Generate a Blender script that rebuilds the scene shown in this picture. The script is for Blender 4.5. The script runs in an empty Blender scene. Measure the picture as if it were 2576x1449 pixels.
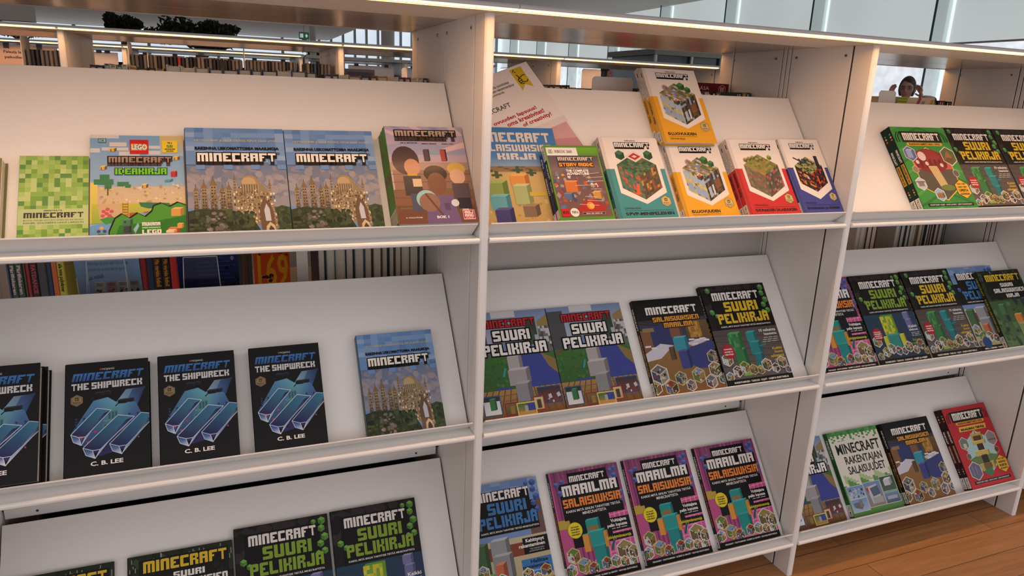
import bpy, bmesh, math, random
from mathutils import Matrix, Vector
random.seed(7)
C = bpy.context.scene.collection
scene = bpy.context.scene
PI = math.pi

# ------------------------------------------------------------------ camera
cam_data = bpy.data.cameras.new('camera')
cam_data.sensor_width = 36.0
cam_data.lens = 36.0 * 1770.45 / 2576
cam_data.clip_start = 0.02
cam = bpy.data.objects.new('camera', cam_data)
C.objects.link(cam)
r_ = Vector((0.92979126, -0.36614848, 0.03772927))
u_ = Vector((0.06324677, 0.2598968, 0.96356292))
f_ = Vector((0.36261281, 0.89352613, -0.26480748))
cam.matrix_world = Matrix(((r_.x, u_.x, -f_.x, -0.435), (r_.y, u_.y, -f_.y, -1.2189),
                           (r_.z, u_.z, -f_.z, 1.2204), (0, 0, 0, 1)))
scene.camera = cam

# ------------------------------------------------------------------ daylight and exposure
world = bpy.data.worlds.new('daylight')
scene.world = world
world.use_nodes = True
bg = world.node_tree.nodes['Background']
bg.inputs[0].default_value = (0.98, 0.96, 1.0, 1)
bg.inputs[1].default_value = 0.68
LED_STRENGTH = 32.0
LED_WATTS = 0.5
# daylight in the hall: a long skylight above the aisle and the window wall behind the photographer
def daylight(name, w, h, watts, loc, rot):
    d = bpy.data.lights.new(name, 'AREA')
    d.shape = 'RECTANGLE'; d.size = w; d.size_y = h; d.energy = watts; d.color = (1.0, 0.945, 0.965)
    o = bpy.data.objects.new(name, d); C.objects.link(o); o.location = loc; o.rotation_euler = rot
daylight('skylight', 8.0, 1.6, 32.0, (0.3, -1.9, 2.56), (0, 0, 0))
daylight('window_daylight', 11.0, 2.0, 44.0, (-0.5, -4.45, 1.55), (PI / 2, 0, 0))
vs = scene.view_settings
vs.view_transform = 'Standard'
vs.look = 'None'
vs.gamma = 1.0
vs.use_curve_mapping = False
vs.exposure = 0.0
scene.cycles.use_denoising = True

# ------------------------------------------------------------------ helpers
def lin(c):
    out = []
    for v in c[:3]:
        v = v / 255.0
        out.append(v / 12.92 if v <= 0.04045 else ((v + 0.055) / 1.055) ** 2.4)
    return tuple(out)

def mat(name, rgb, rough=0.5, metal=0.0, noise=0.0, scale=60.0, spec=0.5, emit=0.0, trans=0.0, alpha=1.0, stretch=None):
    m = bpy.data.materials.new(name)
    m.use_nodes = True
    nt = m.node_tree
    b = nt.nodes['Principled BSDF']
    c = lin(rgb)
    b.inputs['Base Color'].default_value = (*c, 1)
    b.inputs['Roughness'].default_value = rough
    b.inputs['Metallic'].default_value = metal
    b.inputs['Specular IOR Level'].default_value = spec
    if emit:
        b.inputs['Emission Color'].default_value = (*c, 1)
        b.inputs['Emission Strength'].default_value = emit
    if trans:
        b.inputs['Transmission Weight'].default_value = trans
    if alpha < 1:
        b.inputs['Alpha'].default_value = alpha
    if noise:
        tc = nt.nodes.new('ShaderNodeTexCoord')
        mp = nt.nodes.new('ShaderNodeMapping')
        if stretch:
            mp.inputs['Scale'].default_value = stretch
        n = nt.nodes.new('ShaderNodeTexNoise')
        n.inputs['Scale'].default_value = scale
        n.inputs['Detail'].default_value = 4
        cr = nt.nodes.new('ShaderNodeMix')
        cr.data_type = 'RGBA'
        cr.inputs[6].default_value = (*[v * (1 - noise) for v in c], 1)
        cr.inputs[7].default_value = (*[min(1, v * (1 + noise)) for v in c], 1)
        nt.links.new(tc.outputs['Object'], mp.inputs[0])
        nt.links.new(mp.outputs[0], n.inputs['Vector'])
        nt.links.new(n.outputs['Fac'], cr.inputs[0])
        nt.links.new(cr.outputs[2], b.inputs['Base Color'])
        bp = nt.nodes.new('ShaderNodeBump')
        bp.inputs['Strength'].default_value = 0.05
        bp.inputs['Distance'].default_value = 0.001
        nt.links.new(n.outputs['Fac'], bp.inputs['Height'])
        nt.links.new(bp.outputs[0], b.inputs['Normal'])
    return m

M = {}
M['white'] = mat('white_laminate', (229, 227, 224), 0.42, noise=0.015, scale=300)
M['edge'] = mat('white_powder_coat', (232, 229, 225), 0.32, noise=0.01, scale=400)
M['groove'] = mat('dark_joint', (60, 56, 54), 0.7, noise=0.05)
M['profile'] = mat('grey_profile', (168, 164, 162), 0.45, noise=0.02, scale=200)  # canopy front strip, a darker grey than the white boards
M['soffit'] = mat('brushed_metal_soffit', (206, 197, 188), 0.23, 0.6, noise=0.06, scale=30, stretch=(1, 60, 1))
M['screw'] = mat('steel_screw', (150, 146, 140), 0.3, 0.8, noise=0.05)
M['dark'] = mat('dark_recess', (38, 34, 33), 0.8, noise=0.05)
M['grey_panel'] = mat('grey_back_panel', (188, 184, 180), 0.5, noise=0.02, scale=200)
M['black'] = mat('black_plastic', (28, 27, 28), 0.4, noise=0.05)
M['led'] = mat('warm_led_diodes', (255, 178, 98), 0.5, emit=LED_STRENGTH)
M['led_rear'] = mat('warm_led_rear_diodes', (255, 178, 98), 0.5, emit=LED_STRENGTH * .35)
M['led_lens'] = mat('warm_led_front_lens', (255, 232, 190), 0.4, emit=1.2)
M['pages'] = None
M['acrylic'] = mat('clear_acrylic', (250, 250, 250), 0.03, trans=1.0, alpha=0.16, noise=0)
M['acrylic_edge'] = mat('polished_acrylic_edge', (225, 228, 232), 0.1, alpha=0.75, noise=0)
M['cloth_cover'] = {}

def printed(name, rough=0.36, coat=0.0):
    m = bpy.data.materials.new(name)
    m.use_nodes = True
    nt = m.node_tree
    b = nt.nodes['Principled BSDF']
    a = nt.nodes.new('ShaderNodeAttribute')
    a.attribute_name = 'Col'
    n = nt.nodes.new('ShaderNodeTexNoise')
    n.inputs['Scale'].default_value = 900
    mr = nt.nodes.new('ShaderNodeMapRange')
    mr.inputs[3].default_value = 0.83
    mr.inputs[4].default_value = 0.92
    mx = nt.nodes.new('ShaderNodeVectorMath')
    mx.operation = 'SCALE'
    tc = nt.nodes.new('ShaderNodeTexCoord')
    nt.links.new(tc.outputs['Object'], n.inputs['Vector'])
    nt.links.new(n.outputs['Fac'], mr.inputs[0])
    nt.links.new(a.outputs['Color'], mx.inputs[0])
    nt.links.new(mr.outputs[0], mx.inputs['Scale'])
    nt.links.new(mx.outputs[0], b.inputs['Base Color'])
    b.inputs['Roughness'].default_value = rough
    b.inputs['Coat Weight'].default_value = coat
    b.inputs['Specular IOR Level'].default_value = 0.16
    b.inputs['Coat Roughness'].default_value = 0.12
    return m
M['print'] = printed('printed_cover', 0.42, 0.0)
M['gloss'] = printed('glossy_laminated_cover', 0.3, 0.05)

def pages_mat():
    m = mat('paper_page_block', (226, 214, 192), 0.75)
    nt = m.node_tree
    b = nt.nodes['Principled BSDF']
    tc = nt.nodes.new('ShaderNodeTexCoord')
    mp = nt.nodes.new('ShaderNodeMapping')
    mp.inputs['Scale'].default_value = (0.02, 0.02, 1)
    n = nt.nodes.new('ShaderNodeTexNoise')
    n.inputs['Scale'].default_value = 2500
    cr = nt.nodes.new('ShaderNodeMix')
    cr.data_type = 'RGBA'
    cr.inputs[6].default_value = (*lin((188, 176, 156)), 1)
    cr.inputs[7].default_value = (*lin((240, 230, 212)), 1)
    nt.links.new(tc.outputs['Object'], mp.inputs[0])
    nt.links.new(mp.outputs[0], n.inputs['Vector'])
    nt.links.new(n.outputs['Fac'], cr.inputs[0])
    nt.links.new(cr.outputs[2], b.inputs['Base Color'])
    return m
M['pages'] = pages_mat()

class MB:
    """collects polygons and links them as one mesh object"""
    def __init__(s):
        s.v = []; s.f = []; s.mi = []; s.col = []; s.use_col = False
    def poly(s, pts, mi=0, col=None):
        n = len(s.v)
        s.v += [tuple(p) for p in pts]
        s.f.append(tuple(range(n, n + len(pts))))
        s.mi.append(mi)
        if col is not None:
            s.use_col = True
        if col is None:
            s.col.append([(0.8, 0.8, 0.8)] * len(pts))
        elif isinstance(col[0], (tuple, list)):
            s.col.append(col)
        else:
            s.col.append([col] * len(pts))
    def box(s, x0, y0, z0, x1, y1, z1, mi=0, col=None):
        P = [(x0, y0, z0), (x1, y0, z0), (x1, y1, z0), (x0, y1, z0), (x0, y0, z1), (x1, y0, z1), (x1, y1, z1), (x0, y1, z1)]
        for q in ((0, 3, 2, 1), (4, 5, 6, 7), (0, 1, 5, 4), (1, 2, 6, 5), (2, 3, 7, 6), (3, 0, 4, 7)):
            s.poly([P[i] for i in q], mi, col)
    def prism_x(s, prof, x0, x1, mi=0, col=None):
        """profile of (y,z), counter-clockwise seen from +x, swept along x"""
        n = len(prof)
        for i in range(n):
            a, b = prof[i], prof[(i + 1) % n]
            s.poly([(x0, a[0], a[1]), (x0, b[0], b[1]), (x1, b[0], b[1]), (x1, a[0], a[1])][::-1], mi, col)
        s.poly([(x1, p[0], p[1]) for p in prof], mi, col)
        s.poly([(x0, p[0], p[1]) for p in prof[::-1]], mi, col)
    def prism_z(s, prof, z0, z1, mi=0, col=None):
        n = len(prof)
        for i in range(n):
            a, b = prof[i], prof[(i + 1) % n]
            s.poly([(a[0], a[1], z0), (b[0], b[1], z0), (b[0], b[1], z1), (a[0], a[1], z1)], mi, col)
        s.poly([(p[0], p[1], z1) for p in prof], mi, col)
        s.poly([(p[0], p[1], z0) for p in prof[::-1]], mi, col)
    def tube(s, c0, c1, r0, r1=None, n=16, mi=0, col=None, caps=True):
        r1 = r0 if r1 is None else r1
        a = Vector(c0); b = Vector(c1)
        d = (b - a).normalized()
        t = d.orthogonal().normalized(); w = d.cross(t)
        A = [a + r0 * (math.cos(2 * PI * i / n) * t + math.sin(2 * PI * i / n) * w) for i in range(n)]
        B = [b + r1 * (math.cos(2 * PI * i / n) * t + math.sin(2 * PI * i / n) * w) for i in range(n)]
        for i in range(n):
            j = (i + 1) % n
            s.poly([A[i], A[j], B[j], B[i]], mi, col)
        if caps:
            s.poly(A[::-1], mi, col); s.poly(B, mi, col)
    def mesh(s, name, mats):
        me = bpy.data.meshes.new(name)
        me.from_pydata(s.v, [], s.f)
        for m in (mats if isinstance(mats, (list, tuple)) else [mats]):
            me.materials.append(m)
        me.polygons.foreach_set('material_index', s.mi)
        if s.use_col:
            at = me.color_attributes.new('Col', 'FLOAT_COLOR', 'CORNER')
            flat = []
            for cl in s.col:
                for c in cl:
                    flat += [c[0], c[1], c[2], 1.0]
            at.data.foreach_set('color', flat)
        me.update()
        return me
    def build(s, name, mats, parent=None, loc=None):
        o = bpy.data.objects.new(name, s.mesh(name, mats))
        C.objects.link(o)
        if parent: o.parent = parent
        if loc: o.location = loc
        return o

def tag(o, label=None, cat=None, group=None, kind=None):
    if label: o['label'] = label
    if cat: o['category'] = cat
    if group: o['group'] = group
    if kind: o['kind'] = kind
    return o

def thing(name, label, cat, group=None, mw=None, loc=(0, 0, 0)):
    o = bpy.data.objects.new(name, None)
    o.empty_display_size = 0.02
    C.objects.link(o)
    if mw is not None: o.matrix_world = mw
    else: o.location = loc
    return tag(o, label, cat, group)

def obj_copy(o, parent=None):
    c = o.copy(); C.objects.link(c)
    if parent: c.parent = parent
    for ch in list(o.children): obj_copy(ch, c)
    return c

ORD = ['first', 'second', 'third', 'fourth', 'fifth', 'sixth', 'seventh', 'eighth', 'ninth', 'tenth', 'eleventh', 'twelfth',
       'thirteenth', 'fourteenth', 'fifteenth', 'sixteenth', 'seventeenth', 'eighteenth', 'nineteenth', 'twentieth']
ORD += ['twenty-' + k for k in ORD[:9]] + ['thirtieth'] + ['thirty-' + k for k in ORD[:9]] + ['fortieth'] + ['forty-' + k for k in ORD[:9]]

# ------------------------------------------------------------------ lettering
GL = {'A': '111 101 111 101 101', 'B': '111 101 110 101 111', 'C': '111 100 100 100 111', 'D': '110 101 101 101 110', 'E': '111 100 110 100 111',
      'F': '111 100 110 100 100', 'G': '111 100 101 101 111', 'H': '101 101 111 101 101', 'I': '1 1 1 1 1', 'J': '001 001 001 101 111',
      'K': '101 101 110 101 101', 'L': '100 100 100 100 111', 'M': '11111 10101 10101 10101 10101', 'N': '111 101 101 101 101', 'O': '111 101 101 101 111',
      'P': '111 101 111 100 100', 'Q': '111 101 101 111 001', 'R': '111 101 110 101 101', 'S': '111 100 111 001 111', 'T': '111 010 010 010 010',
      'U': '101 101 101 101 111', 'V': '101 101 101 101 010', 'W': '10101 10101 10101 10101 11111', 'Y': '101 101 111 010 010', 'Z': '111 001 010 100 111',
      '1': '1 1 1 1 1', '5': '111 100 111 001 111', '0': '111 101 101 101 111', '7': '111 001 001 001 001', '+': '000 010 111 010 000', '.': '0 0 0 0 1', '-': '00 00 11 00 00', '!': '1 1 1 0 1'}
ROWH = [2.5, 1.8, 1.9, 1.8, 2.5]
def block_cells(txt, chamfer=0.9):
    cells = []; x = 0.0
    for ch in txt:
        if ch == ' ':
            x += 3.0; continue
        up = False
        if ch == 'Ä': ch = 'A'; up = True
        if ch == 'Ö': ch = 'O'; up = True
        rows = GL[ch].split()
        nc = len(rows[0])
        cw = {1: [3.0], 2: [2, 2], 3: [2.9, 2.0, 2.9], 5: [2.7, 1.3, 2.4, 1.3, 2.7]}[nc]
        xs = [x]
        for w in cw: xs.append(xs[-1] + w)
        ys = [0.0]
        for h in ROWH: ys.append(ys[-1] + h)
        g = lambda r, c: 0 <= r < 5 and 0 <= c < nc and rows[r][c] == '1'
        for r in range(5):
            for c in range(nc):
                if not g(r, c): continue
                cut = []
                for dr, dc in ((-1, -1), (-1, 1), (1, 1), (1, -1)):
                    cut.append(chamfer if (nc > 1 and not g(r + dr, c) and not g(r, c + dc) and (g(r - dr, c) and g(r, c - dc))) else 0)
                ext = 1.5 if (r == 2 and c == 1 and ch in 'RKB' and not g(2, 2)) else 0
                cells.append((xs[c], ys[r], xs[c + 1] + ext, ys[r + 1], cut))
        if up:
            cells.append((x + 1.2, -2.2, x + 2.9, -0.8, [0] * 4)); cells.append((x + 4.9, -2.2, x + 6.6, -0.8, [0] * 4))
        x = xs[-1] + 1.1
    return cells, x - 1.1, ys[-1] if txt.strip() else 10.5

FONT_CACHE = {}
def font_tris(txt, bold):
    k = (txt, bold)
    if k not in FONT_CACHE:
        cu = bpy.data.curves.new('lettering', 'FONT')
        cu.body = txt; cu.resolution_u = 2; cu.offset = bold
        ob = bpy.data.objects.new('lettering', cu)
        me = bpy.data.meshes.new_from_object(ob)
        V = [(v.co.x, v.co.y) for v in me.vertices]
        F = [tuple(p.vertices) for p in me.polygons]
        xs = [v[0] for v in V]; ys = [v[1] for v in V]
        asc = max(ys); base = 0.0
        FONT_CACHE[k] = (V, F, min(xs), max(xs), base, asc)
        bpy.data.objects.remove(ob); bpy.data.curves.remove(cu); bpy.data.meshes.remove(me)
    return FONT_CACHE[k]

def clip01(pts, cols):
    """Sutherland-Hodgman against the unit square; cols per vertex"""
    for ax, lim, sg in ((0, 0.0, 1), (0, 1.0, -1), (1, 0.0, 1), (1, 1.0, -1)):
        out = []; oc = []
        n = len(pts)
        for i in range(n):
            a, b = pts[i], pts[(i + 1) % n]; ca, cb = cols[i], cols[(i + 1) % n]
            ia = sg * (a[ax] - lim) >= 0; ib = sg * (b[ax] - lim) >= 0
            if ia: out.append(a); oc.append(ca)
            if ia != ib:
                t = (lim - a[ax]) / (b[ax] - a[ax])
                out.append((a[0] + t * (b[0] - a[0]), a[1] + t * (b[1] - a[1])))
                oc.append(tuple(ca[k] + t * (cb[k] - ca[k]) for k in range(3)))
        pts, cols = out, oc
        if len(pts) < 3: return [], []
    return pts, cols

class Art:
    """flat printed artwork on a unit square (x to the right, y down), a = height / width"""
    def __init__(s, a):
        s.a = a; s.L = []; s.k = 0; s.rng = random.Random(11)
    def layer(s): s.k += 1
    def poly(s, pts, col, new=True):
        if new: s.k += 1
        cols = [lin(c) for c in col] if isinstance(col[0], (tuple, list)) else [lin(col)] * len(pts)
        p, c = clip01([tuple(q) for q in pts], cols)
        if len(p) >= 3: s.L.append((s.k, p, c))
    def rect(s, x0, y0, x1, y1, col, col2=None, new=True):
        c = col if col2 is None else [col, col, col2, col2]
        s.poly([(x0, y0), (x1, y0), (x1, y1), (x0, y1)], c, new)
    def grid(s, x0, y0, x1, y1, nx, ny, fn):
        s.k += 1
        for j in range(ny):
            for i in range(nx):
                c = fn(i, j)
                if c is None: continue
                s.rect(x0 + (x1 - x0) * i / nx, y0 + (y1 - y0) * j / ny, x0 + (x1 - x0) * (i + 1) / nx, y0 + (y1 - y0) * (j + 1) / ny, c, new=False)
    def ngon(s, cx, cy, r, n, col, rot=0.0, sy=1.0, new=True):
        s.poly([(cx + r * math.cos(rot + 2 * PI * i / n), cy + sy * r / s.a * math.sin(rot + 2 * PI * i / n)) for i in range(n)], col, new)
    def disc(s, cx, cy, r, col, new=True): s.ngon(cx, cy, r, 28, col, new=new)
    def hexa(s, cx, cy, r, col, new=True): s.ngon(cx, cy, r, 6, col, PI / 6, new=new)
    def cube(s, cx, cy, r, top, left, right, edge=None, ew=0.006):
        h = lambda a, q=1.0: (cx + q * r * math.cos(a), cy - q * r / s.a * math.sin(a))
        A = [h(PI / 2 - i * PI / 3) for i in range(6)]
        if edge: s.hexa(cx, cy, r + ew, edge)
        k = 1 - (ew / r if edge else 0)
        B = [(cx + (p[0] - cx) * k, cy + (p[1] - cy) * k) for p in A]
        c = (cx, cy)
        s.k += 1
        for pts, col in (((B[5], B[0], B[1], c), top), ((B[4], B[5], c, B[3]), left), ((B[1], B[2], B[3], c), right)):
            m = (sum(p[0] for p in pts) / 4, sum(p[1] for p in pts) / 4)
            kk = 0.93 if edge else 1
            s.poly([(m[0] + (p[0] - m[0]) * kk, m[1] + (p[1] - m[1]) * kk) for p in pts], col, new=False)
    def prism(s, x, y, w, h, d, front, side, top):
        """small oblique cuboid"""
        s.k += 1
        s.rect(x, y, x + w, y + h, front, new=False)
        s.poly([(x + w, y), (x + w + d, y - d * .6 / s.a), (x + w + d, y + h - d * .6 / s.a), (x + w, y + h)], side, new=False)
        s.poly([(x, y), (x + d, y - d * .6 / s.a), (x + w + d, y - d * .6 / s.a), (x + w, y)], top, new=False)
    def scatter(s, x0, y0, x1, y1, n, r0, r1, pal, sides=4):
        s.k += 1
        for _ in range(n):
            r = s.rng.uniform(r0, r1)
            s.ngon(s.rng.uniform(x0, x1), s.rng.uniform(y0, y1), r, sides, s.rng.choice(pal), s.rng.uniform(0, 3), s.rng.uniform(.6, 1.4))
    def block(s, txt, x0, y0, x1, y1, col, out=None, oe=0.008, drop=None, dd=0.02, slant=0.0, col2=None, chamfer=0.9, tilt=0.0):
        cells, W, H = block_cells(txt, chamfer)
        sx = (x1 - x0) / W; sy = (y1 - y0) / H
        def put(e, dx, dy, c, c2=None):
            s.k += 1
            for (a, b, c_, d, cut) in cells:
                X0 = x0 + a * sx - e; X1 = x0 + c_ * sx + e
                Y0 = y0 + b * sy - e / s.a; Y1 = y0 + d * sy + e / s.a
                k0, k1, k2, k3 = [q * min(sx, sy * s.a) for q in cut]
                pts = []
                for (px, py, k, ox, oy) in ((X0, Y0, k0, 1, 1), (X1, Y0, k1, -1, 1), (X1, Y1, k2, -1, -1), (X0, Y1, k3, 1, -1)):
                    if k:
                        q = [(px, py + oy * k / s.a), (px + ox * k, py)]
                        if ox * oy < 0: q = q[::-1]
                        pts += q
                    else: pts.append((px, py))
                pts = [(p[0] + dx + slant * (y1 - p[1]), p[1] + dy + tilt * (p[0] - x0)) for p in pts]
                if c2: 
                    cc = [tuple(c[i] + (c2[i] - c[i]) * min(1, max(0, (p[1] - y0) / (y1 - y0))) for i in range(3)) for p in pts]
                    s.poly(pts, cc, new=False)
                else: s.poly(pts, c, new=False)
        if drop:
            for q in (1.0, .66, .33): put(oe, 0, dd * q / s.a, drop)
        if out: put(oe, 0, 0, out)
        put(0, 0, 0, col, col2)
    def text(s, txt, x0, y0, x1, y1, col, bold=0.0, out=None, rot=0.0, oe=0.05):
        """built-in sans lettering fitted to the box (x0..x1, cap line y0, base line y1)"""
        def put(b, c):
            V, F, a0, a1, b0, b1 = font_tris(txt, b)
            _, _, A0, A1, B0, B1 = font_tris(txt, bold)
            sx = (x1 - x0) / (A1 - A0); sy = (y1 - y0) / (B1 - B0)
            s.k += 1
            cx, cy = (x0 + x1) / 2, (y0 + y1) / 2
            cr, sr = math.cos(rot), math.sin(rot)
            for f in F:
                pts = []
                for i in f:
                    px = x0 + (V[i][0] - A0) * sx; py = y1 - (V[i][1] - B0) * sy
                    if rot:
                        ddx, ddy = px - cx, (py - cy) * s.a
                        px, py = cx + cr * ddx + sr * ddy, cy + (-sr * ddx + cr * ddy) / s.a
                    pts.append((px, py))
                s.poly(pts, c, new=False)
        if out: put(bold + oe, out)
        put(bold, col)
    def dashes(s, x0, y0, x1, y1, col, *_):
        """lettering too small to read: a row of word-long strokes"""
        r = random.Random(int((x0 + y0) * 1000)); x = x0; s.k += 1
        while x < x1 - .01:
            w = min(r.uniform(.04, .1), x1 - x)
            s.rect(x, y0 + (y1 - y0) * .2, x + w, y1 - (y1 - y0) * .1, col, new=False); x += w + .014
    def line(s, x0, y0, x1, y1, w, col, new=True):
        dx, dy = x1 - x0, (y1 - y0) * s.a
        L = math.hypot(dx, dy) or 1
        nx, ny = -dy / L * w / 2, dx / L * w / 2
        s.poly([(x0 + nx, y0 + ny / s.a), (x1 + nx, y1 + ny / s.a), (x1 - nx, y1 - ny / s.a), (x0 - nx, y0 - ny / s.a)], col, new)
    def emit(s, mb, fn, mi=0, step=9e-6):
        """fn(x, y, h) maps artwork to 3-D; keeps the winding of x right, y down seen from outside"""
        step = min(step, .0011 / max(1, s.k))
        for k, p, c in s.L:
            area = sum(p[i][0] * p[(i + 1) % len(p)][1] - p[(i + 1) % len(p)][0] * p[i][1] for i in range(len(p)))
            if area > 0: p = p[::-1]; c = c[::-1]
            mb.poly([fn(q[0], q[1], k * step) for q in p], mi, c)
# ------------------------------------------------------------------ cover artwork
def noisy(pal, seed):
    r = random.Random(seed)
    return lambda i, j: r.choice(pal)

WHITE = (240, 236, 230); INK = (20, 18, 19)

def mark_square(A, x, y, r, fg, bgc):
    A.rect(x - r, y - r / A.a, x + r, y + r / A.a, fg)
    A.rect(x - r * .6, y - r * .6 / A.a, x + r * .6, y + r * .6 / A.a, bgc)
    A.rect(x - r * .1, y - r * .5 / A.a, x + r * .45, y + r * .1 / A.a, fg)

def hex_badge(A, x, y, r, face=(216, 190, 128), ink=(60, 46, 30)):
    A.hexa(x, y, r, ink); A.hexa(x, y, r * .94, face); A.hexa(x, y, r * .82, ink); A.hexa(x, y, r * .78, face)
    mark_square(A, x, y - r * .25 / A.a, r * .26, ink, face)
    A.text('MOJANG', x - r * .52, y + r * .2 / A.a, x + r * .52, y + r * .4 / A.a, ink, .02)
    A.rect(x - r * .35, y + r * .5 / A.a, x + r * .35, y + r * .55 / A.a, ink)

def art_pixel(a):
    A = Art(a)
    pal = [(126, 166, 74), (164, 196, 104), (190, 208, 138), (98, 146, 74), (140, 182, 84), (150, 186, 96), (176, 202, 120)]
    A.rect(0, 0, 1, 1, (150, 186, 96))
    A.grid(0, 0, 1, .635, 12, 12, noisy(pal, 3))
    A.rect(0, .62, 1, .80, (192, 206, 146))
    A.grid(0, .80, 1, 1.0, 12, 4, noisy(pal, 5))
    ink = (70, 66, 58)
    A.block('NORSTEDTS', .36, .633, .62, .648, ink, chamfer=0)
    A.block('MINECRAFT', .08, .662, .93, .722, ink, chamfer=0)
    A.text('BLOCK, PIXLAR OCH ATT GÖRA SIG EN HACKA', .08, .738, .93, .755, ink, .01)
    A.text('DANIEL GOLDBERG LINUS LARSSON', .08, .768, .93, .787, ink, .01)
    A.text('”EN GRIPANDE, VACKER HISTORIA.”', .17, .943, .84, .96, ink, .01)
    A.dashes(.42, .968, .62, .978, ink)
    return A

def art_ideas(a):
    A = Art(a)
    A.rect(0, 0, 1, 1, (128, 168, 206), (168, 196, 216))
    for x0, y0, x1, y1 in ((0, 0, .3, .03), (.2, .07, .38, .11), (.12, .12, .4, .15), (0, .13, .1, .17), (.62, .1, .8, .13), (.6, .15, .92, .19), (.3, .16, .52, .2)):
        A.rect(x0, y0, x1, y1, (214, 210, 204))
    A.rect(.74, 0, 1, .2, (214, 186, 110), (168, 196, 216))
    A.rect(0, .5, 1, .66, (206, 186, 156), (214, 190, 150))
    A.scatter(.1, .48, .98, .66, 110, .008, .024, [(232, 214, 186), (196, 160, 120), (222, 196, 150), (178, 150, 120), (210, 180, 170), (226, 200, 120)])
    A.rect(0, .46, .08, .84, (226, 208, 110), (206, 190, 80))
    A.rect(.02, .66, 1, .84, (196, 190, 74), (150, 176, 70))
    A.poly([(.08, .66), (.3, .66), (.36, .78), (.1, .8)], (206, 176, 134))
    A.poly([(.3, .86), (.55, .74), (.8, .72), (1, .7), (1, .8), (.6, .86)], (120, 166, 196))
    A.poly([(.5, .65), (.82, .66), (.84, .69), (.6, .71), (.52, .69)], (54, 120, 80))
    for x, y, w, h in ((.04, .43, .2, .05), (.1, .385, .1, .05), (.15, .47, .07, .05), (.28, .455, .12, .04), (.36, .48, .06, .03)):
        A.rect(x, y, x + w, y + h, (58, 128, 84))
    A.rect(.175, .5, .19, .58, (96, 86, 74))
    A.poly([(0, .86), (.3, .8), (.35, 1), (0, 1)], (110, 160, 206)); A.poly([(.2, .9), (.3, .88), (.3, 1), (.16, 1)], (196, 210, 80))
    A.poly([(.1, .8), (.22, .77), (.3, .82), (.16, .85)], (64, 150, 74))
    for x, y in ((.14, .73), (.18, .71), (.22, .73), (.13, .77), (.2, .77), (.17, .75)): A.disc(x, y, .022, (206, 84, 96))
    for q in range(5): A.rect(.33, .66 + q * .025, .39, .672 + q * .025, (176, 104, 50))
    A.rect(.33, .65, .337, .79, (176, 104, 50)); A.rect(.385, .65, .392, .79, (176, 104, 50))
    A.prism(.4, .75, .06, .03, .02, (170, 90, 50), (130, 66, 40), (200, 130, 80))
    for x, y in ((.55, .74), (.64, .75)): A.prism(x, y, .03, .012, .015, (206, 80, 60), (160, 60, 40), (230, 150, 60))
    for x, y in ((.2, .135), (.1, .31), (.88, .215), (.53, .485)):
        A.prism(x, y, .05, .03, .025, (222, 176, 84), (120, 92, 60), (236, 206, 120))
        A.rect(x + .012, y + .006, x + .02, y + .03, (96, 70, 50))
    A.prism(.85, .36, .05, .05, .02, (190, 52, 56), (130, 34, 40), (214, 90, 80))
    A.prism(.78, .44, .06, .02, .03, (84, 150, 166), (60, 116, 140), (120, 180, 190))
    A.rect(.08, .95, .16, 1, (150, 70, 44)); A.rect(.08, .93, .16, .955, (60, 140, 84)); A.disc(.12, .88, .02, (240, 170, 60)); A.disc(.09, .91, .02, (90, 66, 120)); A.disc(.15, .91, .02, (90, 66, 120))
    # green panel with a stepped black edge
    Z = [(.2, 1), (.2, .92), (.26, .8), (.33, .76), (.41, .8), (.49, .755), (.57, .79), (.64, .74), (.66, .69), (.74, .665), (.83, .70), (.92, .66), (1, .69), (1, 1)]
    A.poly([(x - (.012 if x < .99 else 0), y - .012) for x, y in Z], INK)
    A.poly(Z, (76, 150, 52)); A.poly([(.24, 1), (.3, .86), (.6, .84), (1, .78), (1, 1)], (46, 118, 40))
    A.prism(.33, .81, .08, .05, .025, (70, 120, 92), (44, 84, 66), (96, 150, 110)); A.rect(.345, .825, .365, .84, (30, 46, 40)); A.prism(.34, .87, .06, .06, .02, (60, 66, 70), (40, 44, 48), (90, 96, 100))
    A.prism(.32, .94, .09, .045, .02, (50, 56, 66), (36, 40, 46), (80, 86, 96)); A.poly([(.44, .9), (.49, .84), (.5, .87), (.46, .94)], (150, 190, 206))
    A.prism(.84, .72, .1, .065, .04, (214, 160, 84), (180, 120, 60), (232, 186, 110))
    A.prism(.8, .9, .1, .05, .03, (206, 92, 52), (160, 70, 40), (226, 130, 90)); A.prism(.9, .86, .05, .04, .02, (222, 160, 90), (190, 120, 60), (236, 190, 130))
    A.poly([(.74, .96), (.95, .95), (.99, .975), (.8, .99)], (216, 170, 96)); A.prism(.78, .92, .08, .02, .03, (232, 208, 150), (196, 168, 110), (240, 222, 180))
    A.block('MUKANA', .53, .838, .72, .87, WHITE, chamfer=0); A.block('HARVINAINEN', .53, .88, .72, .895, (170, 220, 140), chamfer=0)
    A.block('LEGO', .53, .905, .73, .945, WHITE, chamfer=0); A.block('MALLI', .53, .955, .73, .992, WHITE, chamfer=0)
    A.rect(.435, .945, .5, .985, WHITE); A.rect(.44, .949, .495, .981, (56, 130, 48)); A.text('7+', .452, .956, .486, .975, WHITE, .03)
    # emblems and titles
    A.rect(.085, .035, .165, .077, (48, 90, 66)); A.rect(.091, .04, .159, .072, (170, 196, 206)); A.text('DK', .1, .044, .15, .068, (48, 90, 66), .03)
    A.rect(.415, .045, .615, .185, (200, 36, 42))
    A.text('LEGO', .435, .09, .6, .14, WHITE, .06, out=(240, 200, 60), oe=.10); A.text('LEGO', .435, .09, .6, .14, WHITE, .05, out=INK, oe=.05)
    A.rect(.765, .05, .935, .172, (240, 206, 54))
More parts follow.
